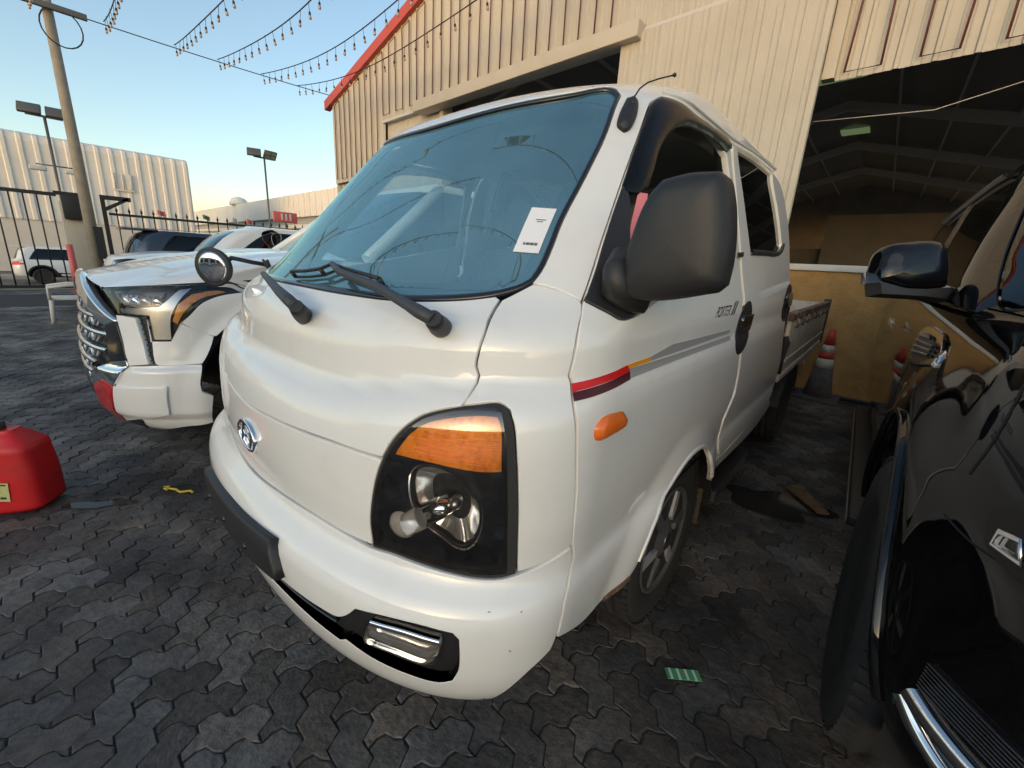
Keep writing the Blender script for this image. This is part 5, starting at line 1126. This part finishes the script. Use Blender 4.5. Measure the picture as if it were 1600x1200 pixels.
# ================================================================== other parked cars (simpler, further off)
def end_shell(root, flip, L, paint, front, zt, names, W=.92, lampm='lens', glassm='car_glass'):
    """half a car body; the rear half is the same idea turned round"""
    fy = (lambda p: p) if not flip else None
    lo = Body(F=([.28,.36,.5,.66,.82,.95,1.02],[.14,.05,.0,.0,.02,.06,.12]), W=([.28,.4,.6,.8,.95,1.02],[W*.90,W*.97,W,W,W*.975,W*.94]), D=([.2,1.1],[.45,.45]), n=2.5, x0=0, W0=.9, D0=.45)
    y0, y1, y2 = (1.0, 1.75, 2.15) if front else (.03, .34, .55)
    up = Body(F=([.96,1.05,1.2,zt-.12,zt-.03],[y0-.05, y0+.1, (y0*2+y1)/3+.05, y1, y2]), W=([.96,1.05,1.3,zt-.12,zt-.03],[W*.95,W*.94,W*.86,W*.77,W*.68]), D=([.9,1.8],[.32,.3]), n=2.6, x0=0, W0=.85, D0=.32)
    mid = L/2
    sy = lambda y, z, B: y-float(B.F(z))-float(B.D(z))+B.S
    wy = .92
    arch = [(sy(wy-.40*math.cos(t), .36+.40*math.sin(t), lo), .36+.40*math.sin(t)) for t in np.linspace(0, math.pi, 15)]
    right = [(.5, 1.0), (1.0, 1.0), (sy(mid, 1.0, lo), 1.0), (sy(mid, .34, lo), .34)] + arch[::-1] + [(.7, .32), (.3, .30)]
    objs = [panel('body', lo, half(right, (0, 1.0), (0, .30)), paint, root, gap=0, res=.07, ang=25)]
    clad = [(sy(mid, .46, lo), .46), (sy(mid, .33, lo), .33), (sy(wy+.5, .33, lo), .33), (sy(wy+.44, .5, lo), .5)]
    for sg in (1, -1):
        f = (lambda q: q if sg > 0 else mirror(q))
        objs.append(ribbon('arch_trim', lo, f([(sy(wy-.435*math.cos(t), .36+.435*math.sin(t), lo), .36+.435*math.sin(t)) for t in np.linspace(0, math.pi, 15)]), .075, 'black_plastic', root, off=.0, thick=.012, res=.06))
        objs.append(panel('sill_trim', lo, f(clad), 'black_plastic', root, off=.006, gap=0, res=.1))
        wh = wheel('wheel', root, (sg*(W-.13), wy, .34), sg, .34, .22, .235, n=28); objs.append(wh)
        rm_ = MB().lathe([(.235, sg*.06), (.24, sg*.085), (.225, sg*.05), (0, sg*.03)], 'X', n=28).build('rim', 'wheel_dark', wh)
        for k in range(5): MB().box((-.012, -.028, .02), (.012, .028, .225), rot=Matrix.Rotation(k*2*math.pi/5, 3, 'X'), at=(sg*.075, 0, 0)).build('spoke', 'wheel_silver', rm_)
        if front:
            objs.append(panel('headlamp', lo, f([(.52, .86), (.92, .92), (1.08, .97), (.9, .985), (.55, .95)]), 'chrome', root, off=.004, gap=0, res=.04)); objs.append(panel('headlamp_lens', lo, f([(.52, .86), (.92, .92), (1.08, .97), (.9, .985), (.55, .95)]), 'lens', root, off=.012, gap=0, res=.04))
            objs.append(panel('fog_pocket', lo, f([(.55, .48), (.85, .50), (.85, .62), (.6, .62)]), 'black_plastic', root, off=.003, gap=0, res=.06))
        else:
            objs.append(panel('tail_lamp', lo, f([(.55, .80), (1.06, .84), (1.12, .87), (.95, .915), (.55, .90)]), 'stripe_red', root, off=.006, gap=0, res=.04))
    if front: objs.append(panel('grille', lo, [(-.5, .55), (.5, .55), (.5, .86), (-.5, .86)], 'black_gloss', root, off=.004, gap=0, res=.06))
    # glasshouse
    zb, zg = 1.05, zt-.13
    wsp = half([(.45, zg+.01), (.60, zg), (.70, zb+.06), (.60, zb+.01)], (0, zg+.01), (0, zb))
    sw_ = lambda y, z: (sy(y, z, up), z)
    yf = y0+.55 if front else y0+.55
    win = [sw_(yf, zb), sw_(mid, zb-.01), sw_(mid, zg+.02), sw_(y1+.55, zg+.02)]
    upp = half([(.5, zt-.04), (1.0, zt-.04), (sy(mid, zt-.04, up), zt-.04), (sy(mid, .97, up), .97), (.6, .97)], (0, zt-.04), (0, .97))
    objs.append(panel('cabin', up, upp, paint, root, holes=[wsp, win, mirror(win)], gap=0, res=.07, ang=20, hole_depth=.01))
    objs.append(panel('windscreen' if front else 'rear_glass', up, wsp, glassm, root, off=-.004, gap=-.002, res=.08))
    objs.append(panel('side_glass', up, win, 'dark_glass', root, off=-.004, gap=-.002, res=.1)); objs.append(panel('side_glass', up, mirror(win), 'dark_glass', root, off=-.004, gap=-.002, res=.1))
    se = sy(mid, zt-.04, up)
    objs.append(MB().grid(lambda u, v: (lambda p: (p[0]*(1-v), p[1], p[2]+.035*(1-(1-v)**2)))(up.P(np.array(-se+2*se*u), np.array(zt-.04))), 40, 6).build('roof', paint, root))
    if front:
        def hd(u, v):
            s = -1.35+2.7*u; p = lo.P(np.array(s), np.array(1.0)); y = p[1]+(1.12-p[1])*v
            return (p[0]*(1-.04*v), y, 1.0+.11*(1-(1-v)**2)-.05*(abs(p[0])/.9)**4*v)
        objs.append(MB().grid(hd, 40, 10).build('hood', paint, root))
        for sg in (1, -1): objs.append(MB().box((sg*(W+.02)-.10, 1.42, 1.03), (sg*(W+.02)+.10, 1.52, 1.17), bev=.03).build('door_mirror', paint, root))
    else:
        objs.append(MB().box((-.62, y1-.22, zt-.055), (.62, y2+.1, zt-.02), bev=.01).build('spoiler', paint, root))
    if flip:
        for o in objs: o.matrix_basis = Matrix.Translation((0, L, 0)) @ Matrix.Rotation(math.pi, 4, 'Z') @ o.matrix_basis
def parked(name, label, loc, rz, L, paint, zt, group=None, **k):
    r = empty(name, label=label, cat='suv', group=group)
    end_shell(r, False, L, paint, True, zt, None, **k); end_shell(r, True, L, paint, False, zt, None, **k)
    MB().box((-.75, .5, .30), (.75, L-.5, .95)).build('floor_pan', 'dark_gap', r)
    r.location = loc; r.rotation_euler = (0, 0, rz); return r
parked('parked_suv', 'white suv with black windows parked behind the white pickup bonnet', (-8.05, .50, 0), 0, 4.7, 'white_suv', 1.62).scale = (1, 1, 1.05)
parked('parked_suv', 'dark blue suv with roof spoiler showing its tail over the white cars', (-10.35, 5.45, 0), R(180), 4.6, 'dark_blue_paint', 1.57)
parked('parked_suv', 'white suv with red tail lamps parked in the street beyond the gate bars', (-26.8, 3.05, -.75), R(180), 4.4, 'white_suv', 1.62)

# ================================================================== small things
# red fuel can
can = empty('fuel_can', label='red plastic jerry can with black cap and yellow label on the paving', cat='jerry can')
ax = Vector((.51, .86, 0)).normalized(); ay = Vector((-.86, .51, 0)).normalized()
Rc = Matrix((ax, ay, Vector((0, 0, 1)))).transposed(); cc = Vector((-1.735, -.325, 0))
def can_profile(z):   # half-length, half-depth at height z
    return (.180-.030*sstep(.025, 0, z)-.012*sstep(.15, .33, z)-.075*sstep(.30, .395, z)**2, .110-.03*sstep(.025, 0, z)-.008*sstep(.15, .33, z)-.060*sstep(.30, .395, z)**2)
def canP(u, v):
    z = .395*(v if v < .97 else .97+ (v-.97)); a = 2*math.pi*u; l, d = map(float, can_profile(np.array(z)))
    e = .46; x = l*math.copysign(abs(math.cos(a))**e, math.cos(a)); y = d*math.copysign(abs(math.sin(a))**e, math.sin(a))
    if .05 < v < .75: y *= 1-.05*math.cos(x*30)*0
    return cc + Rc @ Vector((x, y, z+.012*math.sin(min(max((x+.1)*8, 0), 3.1))*(v > .9)))
mb = MB().grid(canP, 72, 40); b0 = len(mb.v)
top = [canP(i/72, 1.0) for i in range(72)]; mb.add([*top, cc+Vector((0, 0, .403))], [(i, (i+1) % 72, 72) for i in range(72)], True); mb.build('can_body', 'jerry_red', can)
hp = [(-.17, 0, .33), (-.15, 0, .36), (-.12, 0, .375), (-.09, 0, .375), (-.07, 0, .372)]
MB().tube([cc + Rc @ Vector(p) + Vector((0, 0, .035*(0 < i < 4))) for i, p in enumerate(hp)], .016, 10).build('handle', 'jerry_red', can)
MB().lathe([(.0, .045), (.028, .045), (.034, .038), (.034, .0), (.028, -.02)], 'Z', at=cc + Rc @ Vector((.015, .0, .395)), n=24).build('cap', 'black_plastic', can)
MB().tube([cc + Rc @ Vector((.02, -.085-.026*(z_ < .35), z_)) for z_ in (.375, .34, .31, .27)], [.010, .018, .016, .004], 10).build('strap_boss', 'jerry_red', can)
lo = MB().add([cc + Rc @ Vector(p) for p in ((-.020, -.1135, .095), (.080, -.1135, .080), (.088, -.1130, .175), (-.010, -.1130, .190))], [(0, 1, 2, 3)]).build('label', 'label_yellow', can)
for u_, v_, w_, h_ in ((.10, .80, .30, .09), (.62, .84, .28, .08), (.15, .58, .55, .03), (.30, .42, .12, .10), (.55, .40, .12, .10), (.12, .15, .35, .04), (.66, .12, .22, .12)):
    q = lambda a_, b_: cc + Rc @ Vector((-.020+.100*a_+.010*b_, -.1139+.0005*b_, .095-.015*a_+.095*b_))
    MB().add([q(u_, v_), q(u_+w_, v_), q(u_+w_, v_+h_), q(u_, v_+h_)], [(0, 1, 2, 3)]).build('print', 'ink', lo)
rebase(can, cc)
# white plastic chair
ch = empty('garden_chair', label='white plastic garden chair standing between the pickup nose and the gate', cat='chair')
cx, cy_ = -8.3, .06
MB().box((cx-.24, cy_-.24, .40), (cx+.24, cy_+.24, .445), bev=.012).build('seat', 'chair_white', ch)
for sx in (-1, 1):
    for sy in (-1, 1): MB().tube([(cx+sx*.26, cy_+sy*.26, 0), (cx+sx*.225, cy_+sy*.225, .42)], [.028, .034], 8).build('leg', 'chair_white', ch)
    MB().tube([(cx+sx*.26, cy_-.24, .42), (cx+sx*.28, cy_-.24, .62), (cx+sx*.28, cy_, .66), (cx+sx*.26, cy_+.25, .66)], .026, 8).build('armrest', 'chair_white', ch)
for k in range(5): MB().box((cx-.20+.085*k, cy_+.24, .44), (cx-.20+.085*k+.055, cy_+.265, .80)).build('back_slat', 'chair_white', ch)
MB().box((cx-.25, cy_+.235, .78), (cx+.25, cy_+.275, .86), bev=.012).build('back_rail', 'chair_white', ch)
rebase(ch, (cx, cy_, 0)); ch.scale = (.85, .85, .88)
rp = MB().tube([(-12.6, .27, 0), (-12.6, .27, 1.15)], [.07, .055], 12).build('post', 'sign_red'); tag(rp, 'red plastic post standing just inside the bar gate', 'post')
# traffic cone by the yellow wall
cn = empty('traffic_cone', label='faded red and white traffic cone against the yellow wall', cat='traffic cone')
ct = Vector((.90, 5.60, 0))
MB().box((-.20, -.20, 0), (.20, .20, .035), at=ct, bev=.01).build('base', 'cone_base', cn)
def frust(nm, z0, z1, m):
    rr = lambda z: .135-.135*.80*(z/.78)
    MB().lathe([(rr(z0), z0), (rr(z1), z1)] if z1 < .77 else [(rr(z0), z0), (rr(z1), z1), (0, z1)], 'Z', at=ct, n=24).build(nm, m, cn)
for nm, a_, b_, m_ in (('cone_body', .03, .36, 'cone_base'), ('band', .36, .46, 'cone_white'), ('cone_body', .46, .53, 'cone_red'), ('band', .53, .61, 'cone_white'), ('cone_body', .61, .78, 'cone_red')): frust(nm, a_, b_, m_)
rebase(cn, ct)
o = MB().tube([(.3, 5.79, .02), (8, 5.79, .02)], .018, 8).build('pipe', 'lamp_grey'); tag(o, 'thin grey pipe lying along the foot of the yellow wall', 'pipe')
# litter
o = MB().box((-.055, -.018, 0), (.055, .018, .003), rot=Matrix.Rotation(R(40), 3, 'Z'), at=(.99, 1.21, .006)).build('tape_scrap', 'green_tape'); tag(o, 'small green striped tape scrap on the paving beside the white truck', 'litter')
for k in range(4): MB().box((-.045+.026*k, -.018, .0), (-.037+.026*k, .018, .0036), rot=Matrix.Rotation(R(40), 3, 'Z'), at=(.99, 1.21, .006)).build('stripe', 'flag_white', o)
yt = [(-1.45, .22, .006), (-1.42, .24, .014), (-1.40, .225, .010), (-1.43, .215, .012), (-1.38, .26, .008), (-1.33, .27, .01), (-1.29, .31, .02), (-1.25, .31, .03)]
o = MB().tube(yt, .006, 6).build('cable_tie', 'yellow_tie'); tag(o, 'twisted yellow strip of plastic lying on the dark paving', 'litter')
o = MB().add([(1.02, 2.93, .012), (1.20, 2.72, .014), (1.25, 2.75, .016), (1.16, 2.86, .03), (1.08, 3.02, .02), (1.02, 2.93, .022), (1.20, 2.72, .024), (1.25, 2.75, .026), (1.16, 2.86, .04), (1.08, 3.02, .03)], [(4,3,2,1,0),(5,6,7,8,9),(0,1,6,5),(1,2,7,6),(2,3,8,7),(3,4,9,8),(4,0,5,9)]).build('wood_piece', 'wood'); tag(o, 'broken light brown board on the wet ground behind the front wheel', 'wood')
# flags and roof sign beyond the fence
for k, (y, c) in enumerate(((2.05, 'sign_red'), (3.05, 'flag_green'), (3.75, 'flag_white'), (4.15, 'sign_red'))):
    o = MB().grid(lambda u, v: (XF+.05+.03*math.sin(6*u), y+.17*u, 2.02+.12*v-.05*u), 6, 3).build('pennant', c); tag(o, ('red', 'green', 'white', 'second red')[k]+' little pennant on the spiked bar fence', 'flag')
sg = MB().box((-17.2, 6.15, 2.35), (-17.1, 7.05, 2.75), bev=.03).build('roof_sign', 'sign_red'); tag(sg, 'small red board with pale strokes showing over the parked white car', 'sign')
for k in range(3): MB().box((-17.09, 6.42+.16*k, 2.43), (-17.08, 6.49+.16*k, 2.68)).build('stroke', 'flag_white', sg)
MB().tube([(-17.15, 6.6, 0), (-17.15, 6.6, 2.4)], .03, 8).build('post', 'lamp_grey', sg)

# ================================================================== ground: sheet, interlocking pavers, kerb, street
def ground_mat(name, pav):
    m = bpy.data.materials.new(name); m.use_nodes = True; MATS[name] = m
    N = m.node_tree.nodes; L = m.node_tree.links; b = N['Principled BSDF']
    g = N.new('ShaderNodeNewGeometry'); P = g.outputs['Position']
    def nz(sc, det=6, rough=.6):
        n = N.new('ShaderNodeTexNoise'); n.inputs['Scale'].default_value = sc; n.inputs['Detail'].default_value = det; n.inputs['Roughness'].default_value = rough; L.new(P, n.inputs['Vector']); return n.outputs[0]
    def ramp(i, *st):
        r = N.new('ShaderNodeValToRGB'); e = r.color_ramp.elements
        while len(e) < len(st): e.new(.5)
        for el, (p, c) in zip(e, st): el.position = p; el.color = (*c, 1) if len(c) == 3 else c
        L.new(i, r.inputs[0]); return r.outputs[0]
    def mix(f, a, c, mode='MIX'):
        x = N.new('ShaderNodeMix'); x.data_type = 'RGBA'; x.blend_type = mode
        for s, v in ((0, f), (6, a), (7, c)):
            if hasattr(v, 'links'): L.new(v, x.inputs[s])
            else: x.inputs[s].default_value = (*v, 1) if isinstance(v, tuple) else v
        return x.outputs[2]
    base = ramp(nz(1.1), (.3, (.066, .064, .063)), (.50, (.145, .134, .124)), (.72, (.25, .225, .20)))
    fine = ramp(nz(38, 8, .7), (.35, (.55, .55, .56)), (.7, (1.25, 1.2, 1.15)))
    c = mix(1.0, base, fine, 'MULTIPLY')
    oil = ramp(nz(.75, 4), (.40, (0, 0, 0)), (.58, (1, 1, 1)))         # soaked oil stains
    c = mix(oil, c, mix(1.0, c, (.36, .36, .38), 'MULTIPLY'))
    speck = ramp(nz(150, 2), (.70, (0, 0, 0)), (.76, (1, 1, 1)))       # pale grit
    sp2 = mix(1.0, speck, ramp(nz(5, 3), (.45, (0, 0, 0)), (.6, (.55, .55, .55))), 'MULTIPLY')
    c = mix(sp2, c, (.20, .19, .18))
    if pav:
        a = N.new('ShaderNodeAttribute'); a.attribute_name = 'tone'; c = mix(1.0, c, a.outputs[0], 'MULTIPLY')
    else:
        br = N.new('ShaderNodeTexBrick'); mp = N.new('ShaderNodeMapping'); mp.inputs['Rotation'].default_value = (0, 0, R(-30)); L.new(P, mp.inputs[0]); L.new(mp.outputs[0], br.inputs[0])
        br.inputs['Scale'].default_value = 1; br.inputs['Brick Width'].default_value = .184; br.inputs['Row Height'].default_value = .092; br.inputs['Mortar Size'].default_value = .008
        br.inputs[1].default_value = (1.3, 1.25, 1.2, 1); br.inputs[2].default_value = (.9, .9, .92, 1); br.inputs[3].default_value = (.4, .4, .42, 1)
        c = mix(1.0, c, br.outputs[0], 'MULTIPLY')
    L.new(c, b.inputs['Base Color'])
    r = N.new('ShaderNodeMapRange'); L.new(nz(3, 5), r.inputs[0]); r.inputs[1].default_value = .35; r.inputs[2].default_value = .7; r.inputs[3].default_value = .42; r.inputs[4].default_value = .85; L.new(r.outputs[0], b.inputs['Roughness'])
    b.inputs['Specular IOR Level'].default_value = .35
    bp = N.new('ShaderNodeBump'); bp.inputs['Strength'].default_value = .55; bp.inputs['Distance'].default_value = .006; L.new(nz(75, 8, .7), bp.inputs['Height'])
    b2 = N.new('ShaderNodeBump'); b2.inputs['Strength'].default_value = .5; b2.inputs['Distance'].default_value = .02; L.new(nz(9, 4), b2.inputs['Height']); L.new(bp.outputs[0], b2.inputs['Normal']); L.new(b2.outputs[0], b.inputs['Normal'])
ground_mat('paver', True); ground_mat('yard', False)
mat('joint_dirt', (.040, .037, .034), .95, bump=.5, bscale=80, coords='World')
gr = MB().add([(-14.4,-70,-.014),(70,-70,-.014),(70,70,-.014),(-14.4,70,-.014)],[(0,1,2,3)]).build('ground','yard'); gr['kind']='structure'
MB().box((-14.7,-70,-.9),(-14.4,70,.03)).build('kerb','kerb')['kind']='structure'
MB().add([(-900,-900,-.75),(-14.7,-900,-.75),(-14.7,900,-.75),(-900,900,-.75)],[(0,1,2,3)]).build('road','street')['kind']='structure'
MB().box((-31,-40,-.75),(-29,40,-.62)).build('pavement','kerb')['kind']='structure'
# dirt bed under the laid pavers
bed = MB().add([(-13,-1.9,-.0055),(2.6,-1.9,-.0055),(2.6,5.8,-.0055),(-13,5.8,-.0055)],[(0,1,2,3)]).build('paving_bed','joint_dirt'); bed['kind']='structure'
U = .092; th = R(-30); ct_, st_ = math.cos(th), math.sin(th)
def wav(t): return .014*math.sin(2*math.pi*t/U)
def warp(a, b): return (a + wav(b+.03), b + wav(a))           # interlocking wavy edges
def outline(a0, b0, la, lb, g=.0026, n=4):
    pts = []
    for (p, q), (r, s) in (((a0+g, b0+g), (a0+la-g, b0+g)), ((a0+la-g, b0+g), (a0+la-g, b0+lb-g)), ((a0+la-g, b0+lb-g), (a0+g, b0+lb-g)), ((a0+g, b0+lb-g), (a0+g, b0+g))):
        k = n*2 if abs(r-p)+abs(s-q) > 1.5*U else n
        for i in range(k): pts.append(warp(p+(r-p)*i/k, q+(s-q)*i/k))
    return pts
def paver_geo(a0, b0, la, lb):
    o = outline(a0, b0, la, lb); n = len(o); cx_ = sum(p[0] for p in o)/n; cy2 = sum(p[1] for p in o)/n
    rn = random.Random(int(a0*977+b0*7919)); dz = rn.uniform(-.003, .002); tx, ty = rn.uniform(-.012, .012), rn.uniform(-.012, .012)
    vs = []
    for sc, z in ((1, -.016), (1, -.0014), (.95, 0.0)):
        for (p, q) in o:
            x, y = cx_+(p-cx_)*sc, cy2+(q-cy2)*sc; zz = z+(dz+(x-cx_)*tx+(y-cy2)*ty if z > -.01 else 0)
            vs.append((x*ct_-y*st_, x*st_+y*ct_, zz))
    fs = [(r*n+i, r*n+(i+1) % n, (r+1)*n+(i+1) % n, (r+1)*n+i) for r in range(2) for i in range(n)] + [tuple(2*n+i for i in range(n))]
    t = rn.uniform(.62, 1.5); w_ = rn.uniform(-.05, .08); return vs, fs, (t*(1+w_), t, t*(1-w_)), (cx_*ct_-cy2*st_, cx_*st_+cy2*ct_)
blocks = []
for i in range(-160, 110):
    for j in range(-160, 160):
        # herringbone: unit cells i, j carry one lengthwise and one crosswise block every four steps
        if (i-j) % 4 == 0: q = (i*U, j*U, 2*U, U)
        elif (i-j) % 4 == 3: q = (i*U, j*U, U, 2*U)
        else: continue
        xm = (q[0]+q[2]/2)*ct_-(q[1]+q[3]/2)*st_; ym = (q[0]+q[2]/2)*st_+(q[1]+q[3]/2)*ct_
        if -10.5 < xm < 2.2 and -1.7 < ym < 5.75: blocks.append((math.hypot(xm-1.0, ym-.25), xm, ym, q))
blocks.sort()
def seen(x, y):      # open paving in front of the vehicles, not hidden under them
    if abs(x) < .78 and .45 < y < 5.4: return False
    if x > 1.45: return False
    return y > -.75 - .25*abs(min(x, 0))*.0 and (y > -.2 or x < .6)
near = [b for b in blocks if seen(b[1], b[2])][:300]; nearset = set(id(b) for b in near)
pave = empty('paving'); pave['kind'] = 'structure'
pm = M_('paver')
def colour(me, cols):
    at = me.attributes.new('tone', 'FLOAT_COLOR', 'FACE'); at.data.foreach_set('color', [v for c in cols for v in (*c, 1)])
for b in near:
    vs, fs, c, _ = paver_geo(*b[3]); me = bpy.data.meshes.new('paver'); me.from_pydata(vs, [], fs); colour(me, [c]*len(fs)); me.materials.append(pm)
    o = bpy.data.objects.new('paver', me); COL.objects.link(o); o.parent = pave
V = []; F = []; Cc = []
for b in blocks:
    if id(b) in nearset: continue
    vs, fs, c, _ = paver_geo(*b[3]); k = len(V); V += vs; F += [tuple(k+i for i in f) for f in fs]; Cc += [c]*len(fs)
me = bpy.data.meshes.new('paver_field'); me.from_pydata(V, [], F); colour(me, Cc); me.materials.append(pm)
o = bpy.data.objects.new('paver_field', me); COL.objects.link(o); o.parent = pave; o['kind'] = 'stuff'
# standing water
def puddle(cx, cy, rx, ry, rot, label, z=.0035, seed=1, m='water'):
    rn = random.Random(seed); n = 40; c, s = math.cos(rot), math.sin(rot); ph = [rn.uniform(0, 6.28) for _ in range(5)]
    pts = []
    for i in range(n):
        t = 2*math.pi*i/n; k = 1+.22*math.sin(2*t+ph[0])+.16*math.sin(3*t+ph[1])+.1*math.sin(5*t+ph[2]); x, y = rx*k*math.cos(t), ry*k*math.sin(t); pts.append((cx+x*c-y*s, cy+x*s+y*c, z))
    o = MB().add(pts+[(cx, cy, z)], [(i, (i+1) % n, n) for i in range(n)]).build('puddle', m); tag(o, label, 'puddle'); return o
mat('water', (.040, .034, .028), .07, spec=.6, ior=1.33)
puddle(-1.47, -.04, .13, .035, R(55), 'small bright puddle beside the red jerry can', seed=4, z=.006)
puddle(1.0, 2.68, .26, .16, R(10), 'dark puddle on the paving behind the front wheel', seed=2, z=.0045)
